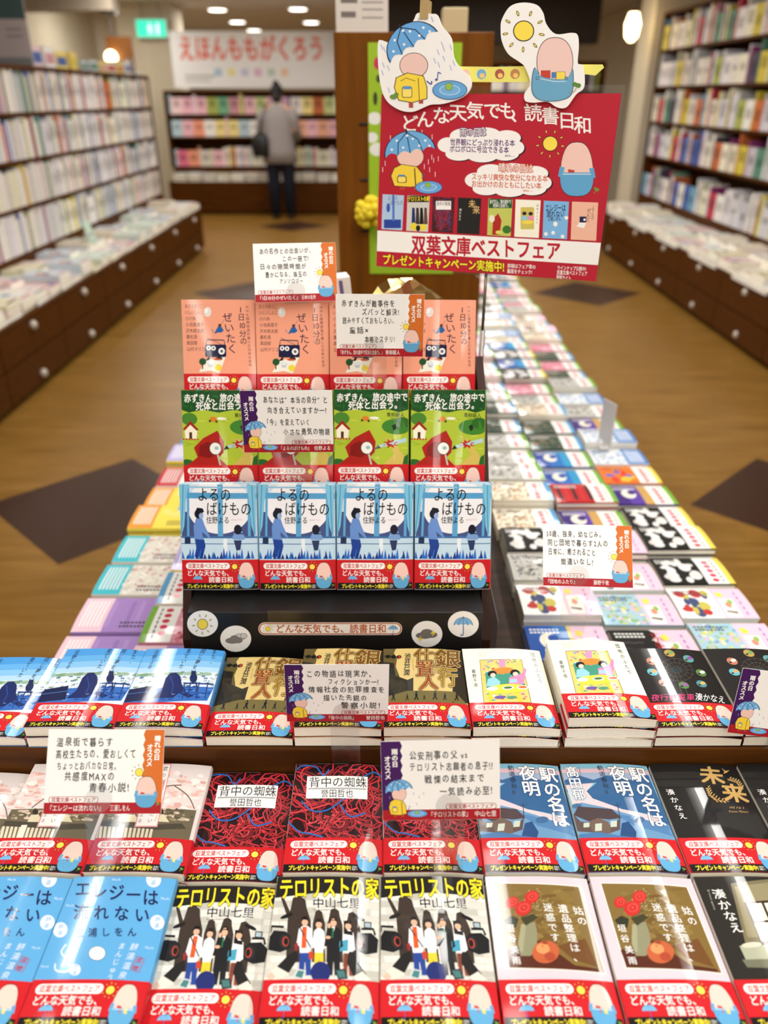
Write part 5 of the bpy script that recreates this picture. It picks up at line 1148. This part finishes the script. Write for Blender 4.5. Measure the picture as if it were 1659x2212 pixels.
o = b.build('yellow_rosette', plain('yellow_paper', (238, 214, 40), .6), smooth=True); o.location = (-.034, TY-.035, 1.235); tag(o, 'yellow paper rosette on the edge of the lime poster', 'decoration')
def crumple(name, c, r, mat, lab, cat, seed, n=26):
    bm = bmesh.new(); bmesh.ops.create_icosphere(bm, subdivisions=3, radius=1); R = random.Random(seed)
    for v in bm.verts:
        k = 1+R.uniform(-.13, .13); v.co = Vector((v.co.x*r[0]*k, v.co.y*r[1]*k, v.co.z*r[2]*k))
    for v in bm.verts: v.co.z = max(v.co.z, -r[2]*.75)
    me = bpy.data.meshes.new(name); bm.to_mesh(me); bm.free(); me.materials.append(mat)
    o = bpy.data.objects.new(name, me); COL.objects.link(o); o.location = (c[0], c[1], c[2]+r[2]*.75); tag(o, lab, cat); return o
crumple('foil_bag', (.036, 1.28, 1.1155), (.062, .05, .058), plain('gold_foil', (196, 170, 110), .18, 1), 'crumpled gold foil gift bag below the red sign', 'bag', 5)
crumple('yellow_pompom', (-.025, 1.19, 1.1155), (.02, .02, .045), plain('yellow_wool', (232, 216, 60), .8), 'yellow pompom beside the gold foil bag', 'decoration', 6)
b = MB(); b.prism([(-.045, 0), (.045, 0), (.036, .105), (-.038, .10)], -.03, .03, lin((236, 230, 226)), fn=lambda u, v, w_: (u, w_*(1-v*3), v))
a = Art(.09, .10); a.clip = False
for k in range(3): a.poly([(14+k*24, 0), (20+k*24, 0), (30+k*24, 100), (24+k*24, 100)], (110, 90, 140)); a.same()
a.into(b, lambda x, y, z: (x-.045, -.0305*(1-y*3)-z, y), base=.0006)
o = b.build('striped_bag', M_CARD); o.location = (-.095, 1.30, 1.1155); o.rotation_euler = (0, 0, .2); tag(o, 'small white paper bag with purple stripes behind the top cards', 'bag')
mb = MB(); a = Art(.12, .085); a.fill((206, 200, 192)); a.rect(12, 12, 50, 24, (110, 104, 100)); a.rect(12, 40, 46, 52, (110, 104, 100)); a.rect(60, 20, 108, 24, (150, 144, 140)); a.rect(60, 34, 108, 38, (150, 144, 140)); a.rect(60, 50, 108, 54, (150, 144, 140))
mb.box(0, 0, 0, .12, .004, .085, lin((206, 200, 192))); a.into(mb, lambda x, y, z: (x, -z, y), base=.0003); o = mb.build('notice_card', M_CARD); o.location = (-.110, TY+.08, 1.6055); o.rotation_euler = (-.12, 0, .05); tag(o, 'grey notice card standing on top of the brown tower', 'card')
b = MB(); b.box(-.03, -.03, 0, .03, .03, .06); o = b.build('cardboard_box', plain('buff_board', (196, 180, 140), .7), bevel=.003); o.location = (.17, TY+.2, 1.6055); tag(o, 'pale buff box on the right of the tower top', 'box')

# ------------------------------------------------------------------ bookcases and cabinets along the aisles
PALE = [(238, 236, 232), (232, 228, 218), (226, 226, 230), (214, 212, 222), (240, 236, 214), (222, 214, 202), (236, 232, 236), (208, 206, 210), (226, 222, 196), (196, 192, 200)]
ACC = [(214, 196, 70), (190, 60, 80), (90, 140, 120), (70, 100, 170), (206, 150, 160), (170, 180, 90), (80, 70, 90), (200, 110, 60), (110, 160, 190), (150, 60, 120)]
def cname(c):
    r, g, b_ = c; mx, mn = max(c), min(c)
    if mx-mn < 26: return 'white' if mx > 228 else 'pale grey' if mx > 190 else 'dark'
    h = __import__('colorsys').rgb_to_hsv(r/255, g/255, b_/255)[0]*360
    if mn > 185: return 'cream'
    return 'red' if h < 12 or h > 340 else 'orange' if h < 40 else 'yellow' if h < 75 else 'green' if h < 170 else 'blue' if h < 250 else 'purple'
def spine_mesh(w_, d, h, pg=.003):
    mb = MB(); mb.box(-w_/2, 0, 0, w_/2, .002, h); mb.box(-w_/2, .002, 0, -w_/2+.0012, d, h); mb.box(w_/2-.0012, .002, 0, w_/2, d, h); mb.box(-w_/2+.0012, .002, .002, w_/2-.0012, d-.003, h-.003, mi=1)
    return mb.mesh('shelved_book', [M_SPINE, M_PAGE])
SPM = [(w_, h, spine_mesh(w_, .13, h)) for w_ in (.018, .024, .030, .037) for h in (.175, .19, .205)]
SPM_L = [(w_, h, spine_mesh(w_, .16, h)) for w_ in (.018, .026, .034) for h in (.215, .235, .25)]
SPM_R = [(w_, h, spine_mesh(w_, .17, h)) for w_ in (.020, .028, .038) for h in (.245, .262, .285)]
FACE = [spine_mesh(.15, .012, h) for h in (.225, .245)]
BOOKS = []     # (distance, mesh, w, h, d, colour, location, rz, label)
def run_row(fn, length, z, tilt0, pal, place, rz, meshes, case, rownm, acc=.25, seed=0, faceout=.0):
    R = random.Random(seed); t = .01; i = 0
    while t < length-.05:
        i += 1; c = R.choice(ACC) if R.random() < acc else R.choice(pal)
        if R.random() < faceout:
            t += .152; pos = fn(t-.076); BOOKS.append((math.dist(pos, (0, 0)), R.choice(FACE), .15, .205, .012, c, (*pos[:2], z), rz, f"{cname(c)} face-out book, {ORD(i)} from {case[1]}, {rownm}, {case[0]}")); continue
        w_, h, me = R.choice(meshes); pos = fn(t+w_/2); t += w_+.0008
        BOOKS.append((math.dist(pos, (0, 0)), me, w_, h, .13 if meshes is SPM else .16, c, (*pos[:2], z), rz, f"{cname(c)} spine, {ORD(i)} from {case[1]}, {rownm}, {case[0]}"))
        if R.random() < .02: t += .05
def bookcase(label, x0, y0, x1, y1, zs, ztop, back, side_axis):
    """frame with shelf boards; back is the side that is closed"""
    r = empty('bookcase', ((x0+x1)/2, (y0+y1)/2, zs[0])); inv = Matrix.Translation((-(x0+x1)/2, -(y0+y1)/2, -zs[0])); tag(r, label, 'bookcase')
    def p(name, *a):
        o = bx(name, M_WOOD, *a); o.parent = r; o.matrix_parent_inverse = inv
    for z in zs: p('shelf_board', x0, y0, z-.022, x1, y1, z)
    p('top_board', x0, y0, ztop-.03, x1, y1, ztop)
    if label.startswith(('long dark', 'tall dark')): p('base_panel', x0, y0-.03, 0, x1, y1+.03, zs[0]-.0225)
    if side_axis == 'y':
        p('side_panel', x0, y0-.03, zs[0]-.022, x1, y0, ztop); p('side_panel', x0, y1, zs[0]-.022, x1, y1+.03, ztop)
        p('back_panel', *( (x0-.02, y0-.03, zs[0]-.022, x0, y1+.03, ztop) if back == 'x0' else (x1, y0-.03, zs[0]-.022, x1+.02, y1+.03, ztop)))
    else:
        p('side_panel', x0-.03, y0, zs[0]-.022, x0, y1, ztop); p('side_panel', x1, y0, zs[0]-.022, x1+.03, y1, ztop)
        p('back_panel', x0-.03, y1, zs[0]-.022, x1+.03, y1+.02, ztop)
    return r
RN = ['lowest shelf', 'second shelf', 'third shelf', 'fourth shelf', 'fifth shelf', 'sixth shelf']
# left bookcase
LZ = [.545, .825, 1.105, 1.385]
bookcase('long dark bookcase of pale books along the left aisle', -2.76, 4.2, -2.43, 9.08, LZ, 1.665, 'x0', 'y')
for i, z in enumerate(LZ): run_row(lambda t: (-2.435, 9.06-t), 4.8, z+.0005, 0, PALE, None, PI/2, SPM_L, ('left bookcase', 'the far end'), RN[i], .16+.12*(i == 3), 20+i, .02)
# right bookcase
RZ = [.545, .93, 1.25, 1.57, 1.89]
bookcase('tall dark bookcase of mixed books along the right aisle', 2.82, 5.3, 3.15, 9.15, RZ, 2.22, 'x1', 'y')
for i, z in enumerate(RZ): run_row(lambda t: (2.825, 9.13-t), 3.8, z+.0005, 0, PALE, None, -PI/2, SPM_R, ('right bookcase', 'the far end'), RN[i], .48, 40+i, .24)
# far bookcase between the tower and the right pillar
FZ = [.58, .90, 1.22, 1.54]
bookcase('distant dark bookcase of pale books beyond the right aisle end', .55, 10.9, 2.70, 11.22, FZ, 1.86, 'y', 'x')
for i, z in enumerate(FZ): run_row(lambda t: (.56+t, 10.905), 2.13, z+.0005, 0, PALE, None, 0, SPM_L, ('distant bookcase', 'the left end'), RN[i], .3, 60+i, .1)
bx_o = bx('base_cabinet', M_WOOD, .53, 10.5, 0, 2.72, 11.24, .555); tag(bx_o, 'plain dark base cabinet under the distant bookcase', 'cabinet')
# back display with face-out children's books
BZ = [.60, .98, 1.26]
bookcase('back wall bookcase with colourful face-out books under the white banner', -3.0, 12.0, -.55, 12.33, BZ, 1.55, 'y', 'x')
BR_ = [(244, 190, 204), (232, 120, 150), (248, 214, 216), (246, 226, 150), (120, 180, 140), (248, 246, 242), (244, 180, 150), (190, 214, 226), (236, 190, 224), (244, 160, 130), (206, 216, 150), (246, 240, 236)]
for i, z in enumerate(BZ): run_row(lambda t: (-2.98+t, 12.02), 2.4, z+.0005, 0, BR_ if i else PALE+BR_, None, 0, SPM_L, ('back bookcase', 'the left end'), RN[i], .12, 80+i, .75 if i else .25)
bx_o = tag(empty('base_cabinet', (-1.75, 12, 0)), 'brown base cabinet under the colourful back bookcase', 'cabinet'); inv = Matrix.Translation((1.75, -12, 0))
for nm, q in (('cabinet_body', (-3.0, 11.62, .04, -.55, 12.33, .43)), ('plinth', (-2.95, 11.68, 0, -.6, 12.3, .04))):
    o = bx(nm, M_WOOD, *q); o.parent = bx_o; o.matrix_parent_inverse = inv
o = bx('riser_block', M_WOOD, -3.0, 12.0, .43, -.55, 12.33, .578); o.parent = bx_o; o.matrix_parent_inverse = inv
BOOKS.sort(key=lambda b: b[0])
for dist, me, w_, h, d, c, p, rz, lab in BOOKS[:300]:
    o = bpy.data.objects.new('shelved_book', me); COL.objects.link(o); o.location = p; o.rotation_euler = (0, 0, rz); o.color = (*lin(c), 1); tag(o, lab, 'book', 'books standing on the aisle shelves')
mb = MB()
for dist, me, w_, h, d, c, p, rz, lab in BOOKS[300:]:
    T = Matrix.Translation(p) @ Matrix.Rotation(rz, 4, 'Z'); mb.box(-w_/2, 0, 0, w_/2, d, h, lin(c), 0, T)
    k = random.Random(int(p[1]*997+p[2]*31)); q = tuple(v*.55 for v in lin(c)); mb.box(-w_*.3, -.0008, h*k.uniform(.3, .5), w_*.3, 0, h*k.uniform(.6, .9), q, 0, T)
tag(mb.build('shelved_books', M_CARD), 'the many more distant books filling the rest of the aisle bookcases', 'books', None, 'stuff')

# drawer cabinets below the aisle bookcases
def drawer_unit(side):
    r = empty('drawer_cabinet'); s = 1 if side == 'left' else -1
    T = lambda o: o
    def bb(name, mat, x0, y0, z0, x1, y1, z1, par, bev=0):
        if s < 0: x0, x1 = -x1, -x0
        return bx(name, mat, x0, y0, z0, x1, y1, z1, par, bev)
    bb('cabinet_body', M_WOOD, -.48, -.41, .03, -.018, .41, .405, r); bb('top_board', M_WOOD, -.48, -.41, .405, 0, .41, .425, r)
    for z0, z1, kz in ((.225, .40, .365), (.04, .215, .09)):
        dr = bb('drawer', M_WOOD, -.018, -.405, z0, -.002, .405, z1, r, .002)
        k = MB(); k.ball((.006*s if s > 0 else .006, 0, 0), (.022, .026, .026)); ko = k.build('knob', M_KNOB, dr, (.002*s, .0, kz), True)
    if side == 'right': bb('label_rail', M_WHITE, -.002, -.30, .412, .010, .22, .440, r)
    return r
for side, x, ys in (('left', -1.95, [2.6+.82*i for i in range(8)]), ('right', 2.33, [3.4+.82*i for i in range(7)])):
    pr = None
    for i, y in enumerate(ys):
        r = drawer_unit(side) if pr is None else copy_tree(pr)
        pr = pr or r; r.location = (x, y, 0); tag(r, f"dark brown drawer cabinet with round knobs, {ORD(i+1)} from the camera along the {side} aisle", 'cabinet', 'drawer cabinets along the aisles')
# stacks lying on the ledges
def ledge_mesh(seed, w_, l, t, base):
    R = random.Random(seed); a = Art(w_, l); a.fill(base)
    for i in range(5): a.ell(R.uniform(20, w_*1000-20), R.uniform(20, l*1000-20), R.uniform(8, 40), R.uniform(6, 30), R.choice(ACC+PALE), 10); a.same()
    a.layer += 1; a.rect(12, 14, w_*700, 30, R.choice(ACC))
    mb = MB(); mb.box(-w_/2, -l/2, t-.001, w_/2, l/2, t, lin(base)); mb.box(-w_/2, -l/2, 0, w_/2, l/2, .001, lin(base)); mb.box(w_/2-.0015, -l/2, .001, w_/2, l/2, t-.001, lin(base)); mb.box(-w_/2, -l/2+.002, .001, w_/2-.0015, l/2-.002, t-.001, lin((232, 224, 204)), 1)
    a.into(mb, lambda x, y, z: (x-w_/2, y-l/2, t+z), base=.0004); return mb.mesh('magazine', [M_PRINT, M_PAGE])
LC = [(236, 234, 226), (226, 214, 196), (214, 226, 214), (232, 226, 190), (230, 206, 206), (206, 216, 226), (240, 236, 230)]
LM = [ledge_mesh(100+i, .18, .24, t, LC[i % 7]) for i, t in enumerate((.022, .03, .026, .022, .03, .034, .026, .02))]
LT = [.022, .03, .026, .022, .03, .034, .026, .02]
for side, xs, y0, y1, rz, nmax in (('left', (-2.10, -2.31), 2.4, 8.75, -PI/2+PI, 3), ('right', (2.47, 2.68), 3.6, 8.6, PI/2, 3)):
    for ci, x in enumerate(xs):
        y = y0; i = 0
        while y < y1:
            i += 1; z = .4255; n = rnd.choice([1, 2, 2, 3]) if ci == 0 else rnd.choice([2, 3])
            for j in range(n):
                m = rnd.randrange(len(LM)); o = bpy.data.objects.new('magazine', LM[m]); COL.objects.link(o)
                o.location = (x+rnd.uniform(-.008, .008), y, z); o.rotation_euler = (0, 0, (PI/2 if side == 'right' else -PI/2)+rnd.uniform(-.04, .04)); z += LT[m]+.0012
                d = n-1-j; tag(o, f"flat magazine, {'top' if d == 0 else ORD(d+1)+' down'} of the {ORD(i)} {'aisle-edge' if ci == 0 else 'rear'} pile on the {side} ledge", 'magazine', 'magazines lying on the aisle ledges')
            y += .192
for i in range(12):
    x = -2.85+i*.2
    for j in range(3):
        m = (i*3+j) % len(LM); o = bpy.data.objects.new('magazine', LM[m]); COL.objects.link(o); o.location = (x, 11.80, .4305+j*.0352); o.rotation_euler = (0, 0, .02*(i % 3-1))
        tag(o, f"flat magazine, {['third down', 'second down', 'top'][j]} of the {ORD(i+1)} pile on the back ledge from the left", 'magazine', 'magazines on the back ledge')
for i in range(10):
    x = .66+i*.2
    for j in range(2):
        m = (i*5+j) % len(LM); o = bpy.data.objects.new('magazine', LM[m]); COL.objects.link(o); o.location = (x, 10.70, .5555+j*.0352); o.rotation_euler = (0, 0, .03*(i % 3-1))
        tag(o, f"flat magazine, {['lower', 'top'][j]} of the {ORD(i+1)} pile on the distant ledge from the left", 'magazine', 'magazines on the distant ledge')

# ------------------------------------------------------------------ signs, lamps and the customer at the back
mb = MB()
a2 = Art(2.28, .66, [(0, 0), (2280, 0), (2280, 660), (0, 660)]); a2.fill((238, 238, 238)); a2.text('えほんももがくろう', 100, 60, 2060, 340, (228, 110, 92), .03)
for i, c in enumerate([(170, 200, 226), (232, 226, 160), (206, 200, 230), (226, 180, 210), (190, 210, 200), (240, 200, 170)]): a2.rect(560+i*180, 430, 660+i*180, 520, c); a2.same()
a2.layer += 1; a2.rect(150, 500, 560, 540, (196, 196, 196)); a2.rect(150, 560, 500, 590, (200, 200, 200))
mb.box(0, 0, 0, 2.28, .01, .66, lin((238, 238, 238))); a2.into(mb, lambda x, y, z: (x, -z, y), base=.0006, step=.0002)
o = mb.build('banner', M_CARD); o.location = (-2.86, 12.02, 1.58); tag(o, 'wide white banner with pale red letters above the back bookcase', 'banner')
ex = tag(empty('exit_sign', (-3.2, 12.5, 2.30)), 'glowing green exit sign hanging from the ceiling at the left', 'sign'); 
b = MB(); b.box(-.21, -.04, -.11, .21, .04, .11); b.build('housing', M_WHITE, ex)
b = MB(); b.box(-.20, -.045, -.10, .20, -.04, .10); b.build('green_panel', emit('exit_green', (40, 214, 176), 1.0), ex)
mb = MB(); a = Art(.4, .2); W3 = (230, 255, 246); a.ell(180, 50, 14, 14, W3); a.poly([(165, 70), (205, 66), (200, 120), (230, 165), (214, 172), (184, 132), (164, 172), (146, 166), (168, 120)], W3); a.line([(168, 80), (140, 104)], 12, W3); a.line([(204, 80), (236, 92)], 12, W3); a.poly([(270, 40), (310, 40), (310, 170), (270, 170)], W3)
a.into(mb, lambda x, y, z: (x-.2, -.0455-z, y-.1), base=.0004, step=.0001); mb.build('running_figure', emit('exit_white', (230, 255, 246), 1.0), ex)
b = MB(); b.tube([(-.12, 0, .11), (-.12, 0, .32)], .008, 8); b.tube([(.12, 0, .11), (.12, 0, .32)], .008, 8); b.build('hanger', M_STEEL, ex)
wl = tag(empty('wall_lamp', (-3.02, 9.9, 1.86)), 'round warm lamp in a brown wooden surround above the left bookcase', 'lamp')
b = MB(); b.ball((0, -.02, 0), .066); b.build('globe', M_WARM, wl, smooth=True)
b = MB(); b.box(-.06, .06, -.14, .22, .10, .20); b.build('back_plate', plain('lamp_wood', (110, 66, 24), .5), wl); b = MB(); b.tube([(.02, .08, .12), (.02, .08, .46)], .012, 8); b.box(-.06, .02, .40, .10, .14, .44); b.build('bracket', M_STEEL, wl)
wl2 = tag(empty('pendant_lamp', (2.52, 9.2, 2.10)), 'glowing warm pendant lamp beside the right pillar', 'lamp')
b = MB(); b.loft([(0, 0, -.13, .02, .02), (0, 0, -.09, .06, .06), (0, 0, .02, .075, .075), (0, 0, .12, .045, .045)], 20); b.build('globe', M_WARM, wl2, smooth=True)
b = MB(); b.tube([(0, 0, .11), (0, 0, CEIL-2.10)], .008, 8); b.build('cord', M_BLACK, wl2)
# boards and boxes on top of the left bookcase
mb = MB(); a = Art(.34, .40); a.fill((190, 182, 186)); a.rect(0, 0, 340, 130, (70, 96, 100)); a.ell(90, 40, 60, 22, (120, 150, 150)); a.ell(90, 250, 26, 36, (170, 150, 110)); a.rect(40, 352, 330, 400, (130, 136, 140)); a.rect(190, 180, 300, 196, (150, 146, 150)); a.rect(190, 220, 300, 236, (150, 146, 150))
mb.box(0, 0, 0, .34, .01, .40, lin((190, 182, 186))); a.into(mb, lambda x, y, z: (x, -z, y), base=.0004, step=.0001); o = mb.build('category_board', M_CARD); o.location = (-2.745, 6.1, 1.6655); o.rotation_euler = (0, 0, .05); tag(o, 'grey category board with dark teal top on the left bookcase', 'sign')
R = random.Random(77)
TOPN = ['nearest', 'second', 'third', 'fourth', 'fifth', 'sixth', 'seventh', 'eighth', 'ninth', 'farthest']
for i in range(10):
    y = 6.38+i*.245; h = R.uniform(.07, .15); c = R.choice([(240, 240, 238), (232, 226, 200), (226, 200, 206), (200, 206, 210), (236, 214, 120)])
    mb = MB(); mb.box(-.12, -.1, 0, .12, .1, h, lin(c)); mb.box(.1202, -.08, h*.2, .1212, .08, h*.7, lin(R.choice(ACC+[(248, 248, 246)])))
    o = mb.build('boxed_set', M_CARD, bevel=.003); o.location = (-2.60, y, 1.6655); o.rotation_euler = (0, 0, R.uniform(-.1, .1)); tag(o, f"{cname(c)} boxed set on top of the left bookcase, {TOPN[i]} from the camera", 'box', 'boxed sets on the left bookcase')
for i, (y, lab, c) in enumerate([(8.95, 'white poster card on the far end of the left bookcase', (236, 240, 246)), (7.2, 'white price card leaning on the left ledge magazines', (240, 240, 238)), (6.1, 'pale green price card leaning on the left ledge magazines', (200, 226, 206))]):
    mb = MB(); mb.box(-.002, -.09, 0, .002, .09, .16, lin(c)); mb.box(-.03, -.05, 0, .03, -.046, .03, lin(c)); mb.box(.0021, -.06, .05, .0026, .06, .07, lin((150, 160, 180)))
    o = mb.build('price_card', M_CARD); o.location = ((-2.52, y, 1.6655) if i == 0 else (-2.20, y, .5045)); o.rotation_euler = (0, -.25, .5-i*.2); tag(o, lab, 'card')

# customer seen from behind
pe = empty('person', (-1.38, 11.22, 0)); tag(pe, 'person in long grey coat and dark trousers standing with back turned', 'person')
def skin_fig(name, verts, edges, rad, mat, root=0):
    me = bpy.data.meshes.new(name); me.from_pydata(verts, edges, []); o = bpy.data.objects.new(name, me); COL.objects.link(o)
    md = o.modifiers.new('skin', 'SKIN'); 
    for i, r in enumerate(rad):
        me.skin_vertices[0].data[i].radius = r if isinstance(r, tuple) else (r, r); me.skin_vertices[0].data[i].use_root = (i == root)
    sub = o.modifiers.new('sub', 'SUBSURF'); sub.levels = 2; sub.render_levels = 2
    me.materials.append(mat); return o
V_ = [(0, 0, .84), (0, 0, 1.02), (0, .02, 1.22), (0, .02, 1.34), (0, .03, 1.42), (0, .05, 1.50), (0, .05, 1.56),
      (.09, 0, .80), (.10, .01, .45), (.10, -.01, .08), (.11, .10, .03), (-.09, 0, .80), (-.10, .01, .45), (-.10, -.01, .08), (-.11, .10, .03),
      (.16, .02, 1.31), (.21, .03, 1.06), (.15, .20, .98), (.11, .27, 1.0), (-.16, .02, 1.31), (-.21, .03, 1.06), (-.15, .20, .98), (-.11, .27, 1.0)]
E_ = [(0, 1), (1, 2), (2, 3), (3, 4), (4, 5), (5, 6), (0, 7), (7, 8), (8, 9), (9, 10), (0, 11), (11, 12), (12, 13), (13, 14), (3, 15), (15, 16), (16, 17), (17, 18), (3, 19), (19, 20), (20, 21), (21, 22)]
R_ = [(.13, .10), (.12, .09), (.14, .10), (.12, .08), .05, .085, .07, .085, .06, .04, .035, .085, .06, .04, .035, .055, .042, .035, .03, .055, .042, .035, .03]
M_SKIN = plain('skin', (216, 170, 140), .6)
body = skin_fig('body', V_, E_, R_, M_SKIN)
body.parent = pe
# five fingers on each hand, skinned from the wrist
hand_v = []; hand_e = []; hand_r = []
for s in (1, -1):
    b0 = len(hand_v); hand_v.append((s*.11, .27, 1.0)); hand_r.append(.022)
    for f in range(5):
        dx = (f-2)*.012; L = (.05, .07, .078, .072, .055)[f]; i0 = len(hand_v)
        hand_v += [(s*.11+dx, .30, 1.0), (s*.11+dx*1.1, .30+L*.5, .995), (s*.11+dx*1.1, .30+L, .98)]; hand_r += [.012, .009, .007]; hand_e += [(b0, i0), (i0, i0+1), (i0+1, i0+2)]
M_COAT = plain('grey_wool_coat', (150, 144, 142), .9, 0, .2, .08, 30); M_TROU = plain('dark_blue_trousers', (26, 30, 42), .8, 0, .2, .1, 40)
b = MB(); b.loft([(0, .01, .70, .235, .165), (0, .005, .85, .215, .155), (0, .01, 1.02, .185, .135), (0, .02, 1.2, .205, .14), (0, .02, 1.30, .20, .125), (0, .03, 1.37, .12, .09), (0, .035, 1.41, .075, .07)], 28)
for s in (1, -1): b.tube([(s*.16, .02, 1.32), (s*.215, .02, 1.2), (s*.245, .03, 1.04), (s*.20, .13, .99), (s*.14, .24, .99)], [.078, .07, .062, .058, .05], 16)
b.build('coat', M_COAT, pe, smooth=True)
b = MB()
for s in (1, -1): b.tube([(s*.07, 0, .86), (s*.095, 0, .74), (s*.10, .01, .45), (s*.10, -.005, .07)], [.10, .10, .082, .068], 16)
b.build('trousers', M_TROU, pe, smooth=True)
b = MB(); b.ball((0, .035, 1.545), (.083, .098, .085), 18); b.ball((0, -.01, 1.47), (.066, .06, .075), 16); b.ball((0, -.015, 1.63), (.04, .04, .03), 12); b.build('hair', plain('black_hair', (16, 13, 14), .6), pe, smooth=True)
b = MB()
for s in (1, -1): b.loft([(s*.105, .05, 0, .045, .125), (s*.105, .05, .04, .046, .12), (s*.105, .02, .075, .04, .06)], 16)
b.build('shoes', M_BLACK, pe, smooth=True)
b = MB(); b.loft([(-1.61, 11.10, .78, .10, .05), (-1.61, 11.10, .80, .115, .06), (-1.61, 11.10, 1.0, .105, .05), (-1.61, 11.10, 1.05, .07, .02)], 18); b.tube([(-1.61, 11.09, 1.04), (-1.58, 11.07, 1.2), (-1.52, 11.12, 1.375), (-1.50, 11.24, 1.39), (-1.50, 11.34, 1.33)], .012, 8)
o = b.build('shoulder_bag', M_BLACK, smooth=True); tag(o, 'black shoulder bag hanging at the left side of the person in grey', 'bag')
bpy.data.objects.remove(_to)
bpy.context.view_layer.update()
